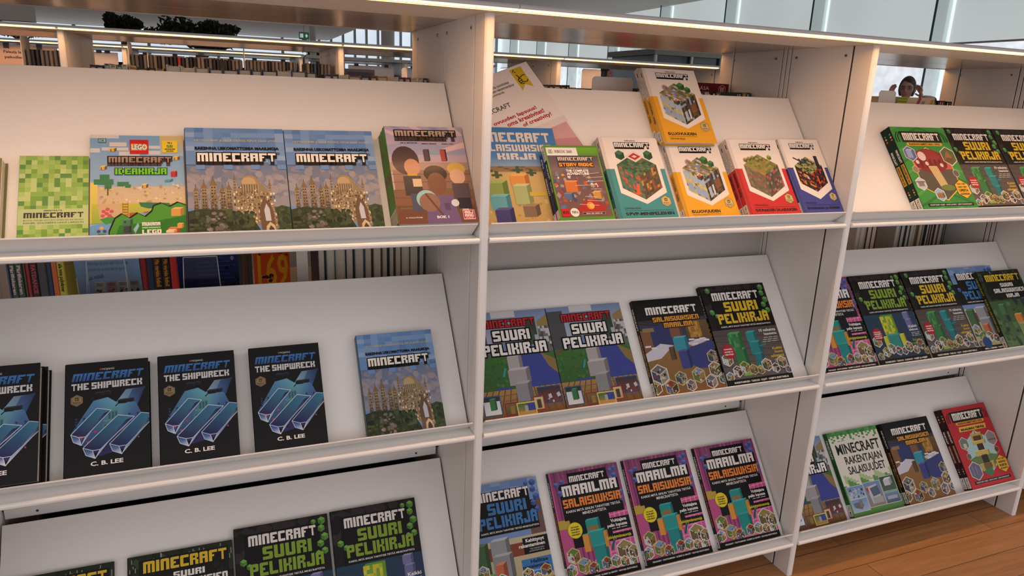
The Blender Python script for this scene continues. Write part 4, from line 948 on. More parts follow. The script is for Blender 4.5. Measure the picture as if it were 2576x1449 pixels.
ARTS = {'pixel': art_pixel, 'ideas': art_ideas, 'castle': art_castle, 'comic': art_comic, 'bluebook': art_bluebook, 'case': art_case, 'lawn': art_lawn, 'secretworld': art_secretworld,
        'secretbook': art_secretbook, 'pink': art_pink, 'builder': art_builder, 'ship': art_ship, 'sign': art_sign, 'returns': art_returns, 'easy': art_easy, 'blue_back': art_blue_back, 'navy_back': art_navy_back, 'orange': art_orange, 'art_box': art_art_box}
for k_ in OPAS: ARTS['opas_' + k_] = art_opas(k_)
for k_ in SUURI: ARTS['suuri_' + k_] = art_suuri(k_)
for k_ in ('green', 'red'): ARTS['guide_' + k_] = art_guide(k_)
ART_CACHE = {}
def get_art(key, a):
    if key not in ART_CACHE: ART_CACHE[key] = ARTS[key](a)
    return ART_CACHE[key]
# ------------------------------------------------------------------ shelving
PU = (0.0, 0.601, 0.799)          # up the sloping display boards
PN = (0.0, -0.799, 0.601)         # out of them
TIER_Z = {1: .965, 2: .561, 3: .108}
TIER_NAME = {1: 'top', 2: 'middle', 3: 'bottom'}
W, T2 = .9, .009
DEPTH = .53

def upright_mesh(H, D, sides=True):
    a, m1, m2 = .058, .25, .28
    b = MB()
    b.box(-.0072, .004, 0.0, .0072, D - .004, H - .001, 1)
    g = .0016
    for y0, y1 in ((0, a - g), (a + g, m1 - g), (m1 + g, (m1 + m2) / 2 - g), ((m1 + m2) / 2 + g, m2 - g), (m2 + g, D - a - g), (D - a + g, D)):
        c = .003 if y0 == 0 or y1 == D else .0006
        pr = [(-T2, y0 + c), (-T2 + c, y0), (T2 - c, y0), (T2, y0 + c), (T2, y1 - c), (T2 - c, y1), (-T2 + c, y1), (-T2, y1 - c)]
        b.prism_z(pr, 0.0, H, 0)
    return b.mesh('upright', [M['white'], M['groove']])

def screw_mesh():
    b = MB()
    b.tube((-.0088, 0, 0), (-.0104, 0, 0), .0036, .0032, 14, 0); b.tube((-.0103, 0, 0), (-.0107, 0, 0), .0018, .0016, 8, 1)
    return b.mesh('screw', [M['screw'], M['groove']])

def canopy_mesh(x0, x1, D):
    b = MB()
    # front light profile, matte front board, metal rear sheets with thin seams
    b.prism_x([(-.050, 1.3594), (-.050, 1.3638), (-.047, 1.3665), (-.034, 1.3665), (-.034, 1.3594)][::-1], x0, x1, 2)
    b.prism_x([(-.0338, 1.3545), (-.0338, 1.3665), (.16, 1.3665), (.16, 1.3555), (-.0325, 1.3555), (-.0328, 1.3545)][::-1], x0, x1, 0)
    b.box(x0, .16, 1.358, x1, D, 1.3665, 0); b.box(x0, D, 1.3612, x1, D + .015, 1.3665, 0); b.box(x0, D + .0004, 1.354, x1, D + .0016, 1.3612, 0); b.box(x0, D + .0138, 1.3562, x1, D + .015, 1.3612, 0)
    b.box(x0, .1615, 1.3555, x1, .338, 1.358, 1); b.box(x0, .340, 1.3555, x1, .351, 1.358, 1); b.box(x0, .353, 1.3555, x1, D - .001, 1.358, 1)
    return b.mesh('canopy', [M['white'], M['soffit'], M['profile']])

def led_mesh(x0, x1):
    b = MB()
    b.poly([(x0, -.0385, 1.3565), (x1, -.0385, 1.3565), (x1, -.047, 1.3565), (x0, -.047, 1.3565)], 0)
    P = [(-.047, 1.3565), (-.0485, 1.3572), (-.0485, 1.3592), (-.0380, 1.3592), (-.0385, 1.3565)]
    for p, q in zip(P[:-1], P[1:]): b.poly([(x0, *p), (x0, *q), (x1, *q), (x1, *p)][::-1], 1)
    for x in (x0, x1): b.poly([(x, *p) for p in P], 1)
    return b.mesh('light_strip', [M['led'], M['led_lens']])

SCREW = screw_mesh()
def place(name, me, parent=None, loc=(0, 0, 0)):
    o = bpy.data.objects.new(name, me); C.objects.link(o); o.location = loc
    if parent: o.parent = parent
    return o

# main display unit -----------------------------------------------------------
unit = thing('display_shelving_unit', 'long white double-sided library shelving unit with lit canopy in the foreground', 'shelving unit')
UP = upright_mesh(1.3553, DEPTH)
for k in range(-1, 4):
    o = place('upright', UP, unit, (k * W, 0, 0))
    for y in (.076, .231, .303, .468): place('screw', SCREW, o, (0, y, 1.335))
for k in range(-1, 3):
    x0, x1 = k * W + .0345, (k + 1) * W + .0335
    if k == -1: x0 = -.95
    o = place('canopy', canopy_mesh(x0, x1, DEPTH), unit)
    place('light_strip', led_mesh(x0 + .001, x1 - .001), o)
    mb = MB(); mb.box(x0 + .001, DEPTH + .002, 1.3572, x1 - .001, DEPTH + .0134, 1.361); mb.build('rear_light_strip', [M['led_rear']], o)
    ld = bpy.data.lights.new('led_beam', 'AREA'); ld.shape = 'RECTANGLE'; ld.size = x1 - x0 - .004; ld.size_y = .008; ld.energy = LED_WATTS; ld.color = (1.0, .62, .34); ld.spread = math.radians(80)
    lo = bpy.data.objects.new('led_beam', ld); C.objects.link(lo); lo.parent = o; lo.location = ((x0 + x1) / 2, -.0425, 1.3562)
# rails under the middle display shelves, rear board coloured dark for shade, middle back board, rear shelves
for k, (a, b_) in enumerate(((-.888, -.016), (.012, .884), (.912, 1.784), (1.812, 2.684))):
    mb = MB(); mb.prism_x([(.262, .379), (.2645, .3765), (.270, .3765), (.270, .545), (.262, .545)], a, b_)
    rl = mb.build('rail', [M['white']], unit)
    for x in (a + .055, b_ - .048):
        mb = MB(); mb.tube((0, .2616, .388), (0, .2635, .388), .0026, n=12); mb.build('screw_hole', [M['groove']], rl, (x, 0, 0))
for k in range(-1, 3):
    mb = MB(); mb.box(k * W + .0095, .50, .06, (k + 1) * W - .0095, .508, .396); mb.build('shaded_rear_board', [M['dark']], unit)  # dark colour paints in the shade of the closed lower rear
    mb = MB(); mb.box(k * W + .0095, .2625, .395, (k + 1) * W - .0095, .528, .405); mb.build('rear_shelf', [M['dark']], unit)  # hidden low shelf, added and coloured dark to keep the space below unlit
    for z in (.592, .995):
        mb = MB(); mb.box(k * W + .0095, .285, z, (k + 1) * W - .0095, .528, z + .008); mb.build('rear_shelf', [M['white']], unit)
mb = MB(); mb.box(.0095, .272, .605, .8905, .278, .99); mb.build('middle_back_board', [M['grey_panel']], unit)

# display shelves --------------------------------------------------------------
BAY = {0: 'left', 1: 'middle', 2: 'right', 3: 'far end'}
def display_shelf(bay, tier):
    z0 = TIER_Z[tier]
    x0, x1 = (bay - 1) * W + .0095, bay * W - .0095
    t = thing('display_shelf', f'white sloping display shelf with front lip, {TIER_NAME[tier]} tier of the {BAY[bay]} bay', 'display shelf', 'sloping display shelves', loc=(x0, .032, z0))
    L = x1 - x0
    def P(y, s, q): return (PU[1] * s + PN[1] * q, PU[2] * s + PN[2] * q)
    def prof(lst): return [P(0, s, q) for s, q in lst]
    mb = MB(); mb.prism_x(prof([(0, 0), (.3405, 0), (.3415, -.001), (.3415, -.007), (0, -.007)])[::-1], .0035, L - .0035); mb.build('sloping_board', [M['white']], t)
    mb = MB(); pr = prof([(0, -.007), (0, .0385), (-.0008, .0395), (-.0026, .0385), (-.0026, -.007)])[::-1]
    mb.prism_x(pr, .004, L - .004); mb.build('front_lip', [M['edge']], t)
    mb = MB(); zt = -.0052
    mb.prism_x([(-.037, zt - .0045), (-.0362, zt - .0018), (-.034, zt), (.236, zt), (.236, zt - .010), (-.034, zt - .010), (-.0362, zt - .0082)][::-1], .0005, L - .0005); mb.build('shelf_plate', [M['edge']], t)
    for x in (.05, L - .056):
        mb = MB(); mb.box(x, .03, zt - .0145, x + .008, .05, zt - .0101); mb.build('shelf_peg', [M['edge']], t)
    return t
for bay in range(4):
    for tier in (1, 2, 3): display_shelf(bay, tier)

# ------------------------------------------------------------------ books
BOOK_CACHE = {}
def book_frame(tier, x, v, off, rot=0.0):
    o = Vector((x, .032, TIER_Z[tier])) + Vector(PU) * v + Vector(PN) * off
    m = Matrix(((1, 0, 0, o.x), (0, PU[1], PN[1], o.y), (0, PU[2], PN[2], o.z), (0, 0, 0, 1)))
    return m @ Matrix.Rotation(rot, 4, 'Z')

def spine_art(mb, items, h, T, mi=0):
    """items: (from, to, kind, colour, text): strips along the spine measured from the top"""
    k = 1
    for a, b, kind, col, txt in items:
        A = Art((T) / (h * (b - a)))
        if kind == 'fill': A.rect(0, 0, 1, 1, col)
        elif kind == 'text': A.text(txt, .02, .28, .98, .74, col, .03)
        elif kind == 'block': A.block(txt, .02, .2, .98, .8, col[0], out=col[1], oe=.012, chamfer=0)
        elif kind == 'dots':
            for i in range(3): A.disc(.2 + .3 * i, .5, .1, col[i])
        elif kind == 'pill': A.rect(.03, .15, .97, .85, col[0]); A.text(txt, .07, .3, .93, .72, col[1], .04)
        elif kind == 'label': A.rect(0, .04, 1, .96, (236, 232, 224)); A.text(txt, .08, .3, .92, .72, INK, .01)
        def fn(x, y, hh, a=a, b=b, k=k): return (-.00003 * k - hh, h * (1 - a - x * (b - a)), T * (1 - y))
        A.emit(mb, fn, mi); k += 1
def spine_items(kind):
    w = WHITE
    if kind[:5] == 'opas_':
        c, t = OPAS[kind[5:]]
        return [(0, 1, 'fill', c, ''), (0, .4, 'fill', (222, 214, 206), ''), (.05, .13, 'fill', (222, 214, 206), ''), (.06, .12, 'text', INK, '—'), (.16, .38, 'block', (w, INK), 'MINECRAFT'), (.43, .62, 'text', (40, 34, 32), t), (.64, .74, 'text', (60, 50, 46), 'OPASKIRJA'), (.85, .985, 'label', None, '798.2 JEL')]
    if kind[:6] == 'guide_':
        g = kind[6:] == 'green'; base = (30, 46, 38) if g else (48, 22, 26)
        d = [(96, 150, 120), (232, 190, 110), (206, 110, 90)]
        return [(0, 1, 'fill', base, ''), (.06, .17, 'dots', d, ''), (.27, .43, 'text', w, 'MINECRAFT'), (.44, .68, 'pill', ((226, 176, 70) if g else (96, 40, 40), INK if g else (206, 176, 150)), 'RAKENNUSMESTARIN OPAS'), (.73, .82, 'dots', d[::-1], ''), (.85, .985, 'label', None, '798.2 DAV')]
    if kind == 'ship': return [(0, 1, 'fill', (26, 25, 29), ''), (.08, .4, 'text', (66, 124, 190), 'MINECRAFT'), (.45, .8, 'text', (206, 204, 204), 'THE SHIPWRECK')]
    if kind == 'castle': return [(0, 1, 'fill', (84, 112, 130), ''), (.5, 1, 'fill', (90, 106, 84), '')]
    if kind == 'comic': return [(0, 1, 'fill', (96, 140, 66), ''), (.2, .42, 'text', INK, 'MINECRAFT'), (.46, .56, 'fill', (124, 76, 66), ''), (.58, .78, 'text', (40, 50, 36), 'SFÉ R. MONSTER'), (.84, .98, 'label', None, 'S MONSTER')]
    if kind[:6] == 'suuri_' or kind in ('lawn', 'secretworld', 'secretbook', 'pink', 'builder'):
        base = {'builder': (40, 96, 48), 'lawn': (50, 44, 38), 'secretworld': (40, 34, 28), 'secretbook': (52, 56, 42)}.get(kind, (30, 28, 30))
        acc = {'builder': (26, 40, 28), 'secretworld': (206, 150, 70), 'secretbook': (196, 176, 66), 'pink': (206, 96, 70), 'suuri_yellow': (216, 186, 60), 'suuri_green': (140, 180, 70), 'suuri_blue': (84, 136, 190)}.get(kind, (190, 170, 120))
        t = {'builder': 'RAKENTAJAN SALAISUUDET', 'lawn': 'SUURI PELIKIRJA', 'secretworld': 'SALAISUUKSIEN MAAILMA', 'secretbook': 'SUURI SALAISUUKSIEN KIRJA', 'pink': 'MAAILMA SALAISUUKSIA'}.get(kind, 'SUURI PELIKIRJA')
        return [(0, 1, 'fill', base, ''), (.08, .32, 'text', (226, 220, 212) if kind != 'secretbook' else acc, 'MINECRAFT'), (.35, .8, 'text', acc, t), (.85, .985, 'label', None, '798.2 MIN')]
    return [(0, 1, 'fill', (120, 130, 110), '')]

SPINE_BASE = {'pixel': (150, 176, 104), 'ideas': (200, 190, 90), 'bluebook': (90, 120, 160)}
def book_meshes(kind, w, h, T, hard):
    k = (kind, w, h, T, hard)
    if k in BOOK_CACHE: return BOOK_CACHE[k]
    bt = .0022 if hard else .0004
    inset = .003 if hard else .0
    art = get_art(kind, h / w)
    base = lin((210, 205, 196))
    d = []
    # front cover
    mb = MB(); c0 = art.L[0][2][0] if art.L else base
    mb.box(0, 0, T - bt, w, h, T, 0, c0)
    hinge = .008 if hard else 0
    def fn(x, y, hh):
        g = -.0009 * math.exp(-((x * w - .009) / .0022) ** 2) if hard else 0
        return (x * w, h * (1 - y), T + .00004 + hh + g * 0)
    art.emit(mb, fn, 0)
    d.append(('front_cover', mb.mesh('front_cover', [M['gloss' if kind in ('case', 'ship', 'comic') else 'print']]), None))
    # page block
    mb = MB(); mb.box(.0012, inset, bt, w - inset, h - inset, T - bt)
    d.append(('page_block', mb.mesh('page_block', [M['pages']]), None))
    # back cover and spine
    sp = spine_items(kind)
    sc = lin(sp[0][3] if kind not in SPINE_BASE else SPINE_BASE[kind])
    mb = MB(); mb.box(0, 0, 0, w, h, bt, 0, sc)
    d.append(('back_cover', mb.mesh('back_cover', [M['print']]), None))
    mb = MB(); q = min(.003, T * .25) if hard else .0005
    pr = [(0, q), (q * .3, q * .3), (q, 0), (q + .0012, 0), (q + .0012, T), (q, T), (q * .3, T - q * .3), (0, T - q)]
    pts0 = [(p[0] - .0008, 0, p[1]) for p in pr]; n = len(pr)
    for i in range(n):
        a, b = pr[i], pr[(i + 1) % n]
        mb.poly([(a[0] - .0008, 0, a[1]), (a[0] - .0008, h, a[1]), (b[0] - .0008, h, b[1]), (b[0] - .0008, 0, b[1])], 0, sc)
    mb.poly([(p[0] - .0008, h, p[1]) for p in pr][::-1], 0, sc); mb.poly(pts0, 0, sc)
    if kind not in SPINE_BASE:
        A2 = MB()
        spine_art(A2, [s for s in sp if s[2] != 'label'], h, T)
        for f, cl in zip(A2.f, A2.col): mb.poly([(A2.v[i][0] - .0009, A2.v[i][1], A2.v[i][2]) for i in f], 0, cl)
    d.append(('spine', mb.mesh('spine', [M['print']]), None))
    lab = [s for s in sp if s[2] == 'label']
    if lab:
        mb = MB(); spine_art(mb, lab, h, T)
        mb.v = [(v[0] - .0014, v[1], v[2]) for v in mb.v]
        d.append(('shelf_mark_sticker', mb.mesh('shelf_mark_sticker', [M['print']]), 'white sticker with a class mark'))
    BOOK_CACHE[k] = d
    return d

def book(kind, label, tier, x, w, h, T, off=0.0, v=0.0, hard=True, rot=0.0, name='hardcover_book', cat='book', group=None):
    t = thing(name, label, cat, group, mw=book_frame(tier, x, v + .0006, off + .0006, rot))
    for nm, me, lb in book_meshes(kind, w, h, T, hard):
        o = place(nm, me, t)
        if lb: o['label'] = lb
    return t

# top tier, left bay
t = thing('hardcover_book', 'olive green book cut off by the left photo edge on the top tier', 'book', mw=book_frame(1, -.885, .0006, .0006))
mb = MB(); mb.box(0, 0, .016, .1205, .148, .018); mb.build('front_cover', [mat('olive_cover', (122, 116, 66), .5, noise=.05)], t)
mb = MB(); mb.box(.001, .002, .002, .1215, .146, .016); mb.build('page_block', [M['pages']], t)
mb = MB(); mb.box(0, 0, 0, .1245, .148, .002); mb.build('back_cover', [mat('olive_back', (110, 106, 64), .5, noise=.05)], t)
book('pixel', 'small pale green paperback patterned with squares, left of the yellow and blue ideas book', 1, -.7405, .094, .1535, .016, hard=False, name='paperback_book')
book('ideas', 'colourful hardcover with red square emblem, yellow badge and brick-built landscape', 1, -.645, .139, .1955, .013)
book('castle', 'blue castle book standing beside the ideas book on the top tier', 1, -.5025, .161, .2085, .02, group='blue castle books')
book('castle', 'blue castle book nearest the stacked comics on the top tier', 1, -.340, .158, .2075, .02, group='blue castle books')
COMIC = ['rearmost', 'fifth from the front', 'fourth from the front', 'third from the front', 'second from the front', 'front']
for k in range(6):
    book('comic', f'lilac comic paperback with green spine, {COMIC[k]} of the stack of six' if k < 5 else 'lilac and brown comic paperback in full view at the front of its stack',
         1, -.1615 - (5 - k) * .0007, .150, .2065 - .0012 * (k % 2), .0068, off=k * .0069, hard=False, name='comic_book', cat='comic', group='stacked comics at the end of the top left shelf')
# top tier, middle bay
book('bluebook', 'large blue book with white block lettering and desert scene against the left upright', 1, .0145, .187, .2285, .007, off=.004, name='hardcover_book')

def game_case(label, x, off, w, h, T, body, sheet_kind, off_v=0.0):
    t = thing('game_case', label, 'game case', 'game cases beside the large blue book', mw=book_frame(1, x, .0006 + off_v, off + .0006))
    mb = MB(); q = .0015
    pr = [(0, q), (q, 0), (w - q, 0), (w, q), (w, T - q), (w - q, T), (q, T), (0, T - q)]
    n = len(pr)
    for i in range(n):
        a, b = pr[i], pr[(i + 1) % n]
        mb.poly([(a[0], 0, a[1]), (a[0], h, a[1]), (b[0], h, b[1]), (b[0], 0, b[1])])
    mb.poly([(p[0], h, p[1]) for p in pr][::-1]); mb.poly([(p[0], 0, p[1]) for p in pr])
    mb.build('case_shell', [body], t)
    if sheet_kind:
        mb = MB(); get_art(sheet_kind, h / w).emit(mb, lambda x, y, hh: (x * w, h * (1 - y), T + .0001 + hh)); mb.build('cover_sheet', [M['gloss']], t)
        mb = MB(); spine_art(mb, [(.02, .2, 'fill', (236, 232, 226), ''), (.2, .97, 'fill', (38, 36, 44), ''), (.05, .18, 'text', (130, 126, 120), '360'), (.24, .45, 'text', WHITE, 'MINECRAFT'), (.48, .62, 'text', (206, 200, 190), 'STORY MODE'), (.86, .97, 'fill', (214, 190, 190), '')], h, T); mb.build('spine_sheet', [M['gloss']], t)
    else:
        mb = MB(); spine_art(mb, [(.02, .3, 'fill', (40, 60, 120), ''), (.3, .97, 'fill', (34, 34, 50), ''), (.06, .2, 'text', WHITE, 'PS4'), (.34, .6, 'text', WHITE, 'MINECRAFT'), (.86, .97, 'label', None, 'K12')], h, T); mb.build('spine_sheet', [M['gloss']], t)
    return t
game_case('blue game case hidden behind the green one, only its dark spine showing', .156, .0127, .122, .157, .0116, mat('blue_case_plastic', (50, 84, 170), .25, alpha=.9), None)
game_case('green game case with dark cover art leaning in front of the large blue book', .1575, .0248, .121, .170, .0125, mat('green_case_plastic', (120, 176, 50), .22), 'case')
OP = {'teal': 'white and teal', 'yellow': 'white and yellow', 'red': 'white and red', 'blue': 'white and dark blue'}
def opas(kind, x, k, v=0.0, extra='', off=0.0, h=.197, w=.143):
    return book('opas_' + kind, extra, 1, x, w, h, .0138, off=off + k * .0142, v=v, group='white topped guide books with hexagon pictures')
opas('teal', .2925, 0, extra='white and teal guide book, rear copy, only its spine visible behind its twin')
opas('teal', .2935, 1, extra='white and teal guide book at the front of its pair beside the green game case')
opas('yellow', .4655, 0, extra='white and yellow guide book standing in the lip, between the teal and red ones')
opas('yellow', .4545, 0, v=.1985, extra='white and yellow guide book propped up high, rear copy with only spine showing')
opas('yellow', .4545, 1, v=.1868, extra='white and yellow guide book propped up high, front copy above its twin', h=.1985)
opas('red', .6215, 0, extra='white and red guide book, rear copy, only its spine visible behind its twin')
opas('red', .6225, 1, extra='white and red guide book at the front of its pair')
opas('blue', .7685, 0, off=.0185, w=.1205, extra='white and dark blue guide book at the right end of the top middle shelf')
# top tier, right bay
book('guide_green', 'green builder guide with red mushroom picture, rear copy, only its dark spine visible', 1, 1.1545, .196, .2445, .0135, group='green builder guides')
book('guide_green', 'green builder guide with red mushroom picture, front copy of its pair', 1, 1.1555, .196, .2445, .0135, off=.0138, group='green builder guides')
book('suuri_yellow', 'black handbook with yellow lettering right beside the green guides on the top tier', 1, 1.3715, .192, .2565, .012, group='black handbooks with yellow lettering')
book('suuri_yellow', 'black handbook with yellow lettering cut off by the right edge of the photo', 1, 1.567, .192, .2565, .012, group='black handbooks with yellow lettering')
# middle tier, left bay
SH = [('black novel with blue title cut off by the left photo edge, front copy', -.883, .0262), ('black novel with blue title and crystals, left photo edge, rear copy behind its twin', -.8775, 0.0),
      ('black novel with blue title and crystals, leftmost of the three shown whole', -.7225, 0.0), ('black novel with blue title and crystals, middle one of the three shown whole', -.578, 0.0), ('black novel with blue title and crystals, nearest to the blue castle book', -.423, 0.0)]
for lb, x, off in SH: book('ship', lb, 2, x, .1285, .1985, .0255, off=off, group='black novels with blue titles')
book('castle', 'blue castle book alone on the middle tier, right of the black novels', 2, -.219, .155, .2075, .02, group='blue castle books')
# middle tier, middle bay
book('lawn', 'thin book with red and white title, half hidden by the upright, middle tier', 2, .0195, .188, .236, .011, group='books with red and white titles')
book('lawn', 'thin book with red and white title shown whole on the middle tier', 2, .2095, .1905, .236, .011, group='books with red and white titles')
book('secretworld', 'black topped book with orange subtitle on the middle tier beside the yellow lettered handbook', 2, .4345, .1915, .236, .0125, group='black topped books with orange subtitles')
book('suuri_yellow', 'black handbook with yellow lettering, at the right end of the middle bay', 2, .6325, .1965, .258, .0135, group='black handbooks with yellow lettering')
# middle tier, right bay
book('pink', 'pink and black book mostly hidden by the upright on the middle tier', 2, .930, .185, .257, .012, group='pink and black books with orange subtitles')
book('suuri_green', 'black handbook with green lettering on the middle tier of the right bay', 2, 1.1225, .186, .257, .012, group='black handbooks with green lettering')
book('suuri_yellow', 'black handbook with yellow lettering on the middle tier of the right bay', 2, 1.3165, .187, .259, .012, group='black handbooks with yellow lettering')
book('suuri_blue', 'handbook with blue lettering partly covered by the mossy green book', 2, 1.5065, .187, .259, .012, group='handbooks with blue lettering')
book('secretbook', 'mossy dark green book with yellow title leaning over the blue lettered handbook', 2, 1.6015, .184, .236, .012, off=.0125, group='mossy dark green books')
# bottom tier, left bay
book('secretbook', 'mossy dark green book with yellow title at the lower left photo edge', 3, -.886, .190, .238, .012, group='mossy dark green books')
book('secretbook', 'mossy dark green book with yellow title, left of the two green lettered handbooks', 3, -.671, .192, .239, .012, group='mossy dark green books')
book('suuri_green', 'black handbook with green lettering beside the mossy book on the bottom tier', 3, -.4745, .190, .258, .013, group='black handbooks with green lettering')
book('suuri_green', 'black handbook with green lettering nearest the upright on the bottom tier', 3, -.2775, .188, .2595, .013, group='black handbooks with green lettering')
# bottom tier, middle bay
book('suuri_blue', 'handbook with blue lettering at the foot of the middle bay beside the upright', 3, .0245, .189, .260, .012, group='handbooks with blue lettering')
for lb, x in (('leftmost', .246), ('middle', .457), ('rightmost', .675)):
    book('pink', f'pink and black book with teal pillar, {lb} of three on the bottom tier', 3, x, .192, .260, .0135, group='pink and black books with orange subtitles')
# bottom tier, right bay
book('lawn', 'thin red and white titled book half hidden on the bottom tier', 3, .916, .187, .235, .011, group='books with red and white titles')
book('builder', 'white and green book with black title and photo tiles', 3, 1.126, .1905, .2365, .0155)
book('secretworld', 'black topped book with orange subtitle, bottom tier, rear copy showing only its spine', 3, 1.3265, .190, .2355, .0125, group='black topped books with orange subtitles')
book('secretworld', 'black topped book with orange subtitle, bottom tier, front copy of its pair', 3, 1.3285, .190, .2355, .0125, off=.0128, group='black topped books with orange subtitles')
book('guide_red', 'red builder guide, rear copy, only its dark spine visible behind its twin', 3, 1.5865, .192, .2455, .0135, group='red builder guides')
book('guide_red', 'red builder guide with tower picture, front copy at the far right', 3, 1.5875, .192, .2455, .0135, off=.0138, group='red builder guides')

# tilted paper sign behind the blue book
sw, sh = .187, .345
ang = math.radians(23.8)
m = book_frame(1, .1828 - sw * math.cos(ang) + sh * math.sin(ang), .4035 - sw * math.sin(ang) - sh * math.cos(ang) + .003, .0016, ang)
mb = MB(); mb.box(0, 0, 0, sw, sh, .0008, 0, lin((240, 232, 228))); get_art('sign', sh / sw).emit(mb, lambda x, y, hh: (x * sw, sh * (1 - y), .00083 + hh)); t = mb.build('recommendation_sign', [M['print']]); t.matrix_world = m; tag(t, 'tilted white paper sign with yellow ribbon emblem behind the blue book', 'sign')
# ------------------------------------------------------------------ the hall
def struct(o): o['kind'] = 'structure'; return o
def wood_floor():
    m = bpy.data.materials.new('oak_plank_floor'); m.use_nodes = True
    nt = m.node_tree; b = nt.nodes['Principled BSDF']; L = nt.links.new
    tc = nt.nodes.new('ShaderNodeTexCoord'); mp = nt.nodes.new('ShaderNodeMapping')
    mp.inputs['Location'].default_value = (-.26, -.0585 + .0885 * 40, 0)
    br = nt.nodes.new('ShaderNodeTexBrick')
    br.inputs['Scale'].default_value = 1; br.inputs['Brick Width'].default_value = 1.4; br.inputs['Row Height'].default_value = .0885
    br.inputs['Mortar Size'].default_value = .0009; br.inputs['Mortar Smooth'].default_value = .1; br.inputs['Bias'].default_value = 0
    br.offset = .37
    br.inputs['Color1'].default_value = (*lin((186, 136, 88)), 1); br.inputs['Color2'].default_value = (*lin((164, 116, 73)), 1); br.inputs['Mortar'].default_value = (*lin((70, 44, 26)), 1)
    mg = nt.nodes.new('ShaderNodeMapping'); mg.inputs['Scale'].default_value = (1.6, 26, 1)
    n = nt.nodes.new('ShaderNodeTexNoise'); n.inputs['Scale'].default_value = 3; n.inputs['Detail'].default_value = 8; n.inputs['Distortion'].default_value = .6
    mx = nt.nodes.new('ShaderNodeMix'); mx.data_type = 'RGBA'; mx.blend_type = 'MULTIPLY'; mx.inputs[0].default_value = .55
    cr = nt.nodes.new('ShaderNodeValToRGB'); cr.color_ramp.elements[0].color = (.55, .48, .42, 1); cr.color_ramp.elements[1].color = (1.1, 1.05, 1, 1); cr.color_ramp.elements[0].position = .3; cr.color_ramp.elements[1].position = .68
    L(tc.outputs['Object'], mp.inputs[0]); L(mp.outputs[0], br.inputs['Vector']); L(tc.outputs['Object'], mg.inputs[0]); L(mg.outputs[0], n.inputs['Vector']); L(n.outputs['Fac'], cr.inputs[0])
    L(br.outputs['Color'], mx.inputs[6]); L(cr.outputs[0], mx.inputs[7]); L(mx.outputs[2], b.inputs['Base Color'])
    bp = nt.nodes.new('ShaderNodeBump'); bp.inputs['Strength'].default_value = .15; bp.inputs['Distance'].default_value = .001; L(n.outputs['Fac'], bp.inputs['Height']); L(bp.outputs[0], b.inputs['Normal'])
    b.inputs['Roughness'].default_value = .42
    return m
mb = MB(); mb.box(-9, -4.5, -.05, 7.7, 21, 0); struct(mb.build('floor', [wood_floor()]))

M['plaster'] = mat('white_plaster_ceiling', (200, 197, 193), .7, noise=.015, scale=6)
def sm(a, b, x): t = max(0, min(1, (x - a) / (b - a))); return t * t * (3 - 2 * t)
def ceil_z(x, y): return 2.97 - .48 * sm(6, 17, y) * (1 - sm(2.35, 3.05, x))
mb = MB(); xs = [-9 + i * .5 for i in range(22)] + [2.0 + i * .12 for i in range(12)] + [3.6, 5, 7.7]; ys = [-4.5 + i * .85 for i in range(31)]
for i in range(len(xs) - 1):
    for j in range(len(ys) - 1):
        q = [(xs[i], ys[j]), (xs[i + 1], ys[j]), (xs[i + 1], ys[j + 1]), (xs[i], ys[j + 1])]
        mb.poly([(x, y, ceil_z(x, y)) for x, y in q][::-1]); mb.poly([(x, y, ceil_z(x, y) + .12) for x, y in q])
co = struct(mb.build('ceiling', [M['plaster']]))
for p in co.data.polygons: p.use_smooth = True
mb = MB(); mb.box(-9, 12.5, 2.04, -3.17, 12.8, 2.95); struct(mb.build('trim_1', [M['plaster']]))

# translucent glass facade along the right side, ribbed by glass fins
XF = 7.6
def frosted(name, c, strength, pattern=False):
    m = mat(name, c, .35)
    nt = m.node_tree; b = nt.nodes['Principled BSDF']; b.inputs['Emission Color'].default_value = (*lin(c), 1); b.inputs['Emission Strength'].default_value = strength
    tc = nt.nodes.new('ShaderNodeTexCoord'); n = nt.nodes.new('ShaderNodeTexNoise'); n.inputs['Scale'].default_value = 7 if pattern else .7; n.inputs['Detail'].default_value = 6 if pattern else 1
    cr = nt.nodes.new('ShaderNodeMapRange'); cr.inputs[1].default_value = .35; cr.inputs[2].default_value = .65; cr.inputs[3].default_value = strength * (.82 if pattern else .92); cr.inputs[4].default_value = strength * (1.12 if pattern else 1.06)
    nt.links.new(tc.outputs['Object'], n.inputs['Vector']); nt.links.new(n.outputs['Fac'], cr.inputs[0]); nt.links.new(cr.outputs[0], b.inputs['Emission Strength'])
    return m
M['frost'] = frosted('frosted_glass_daylight', (194, 202, 203), .70); M['frit'] = frosted('patterned_glass_daylight', (222, 228, 236), .92, True)
M['fin_edge'] = mat('green_glass_edge', (52, 92, 88), .15, noise=.05, scale=4); M['fin_face'] = mat('pale_green_glass', (200, 222, 218), .12, alpha=.35); M['fin_white'] = frosted('white_frosted_strip', (226, 238, 240), .98)
FY = [1.2398 + 1.954 * k for k in range(10)]
mb = MB(); mb.box(XF, -4.5, 2.004, XF + .03, 21, 3.05); struct(mb.build('window_1', [M['frost']]))
mb = MB(); mb.box(XF, -4.5, 0, XF + .03, 21, 1.988); struct(mb.build('window_2', [M['frit']]))
mb = MB(); mb.box(XF - .02, -4.5, 1.985, XF + .03, 21, 2.006); struct(mb.build('trim_2', [mat('grey_transom', (150, 150, 148), .4, noise=.03)]))
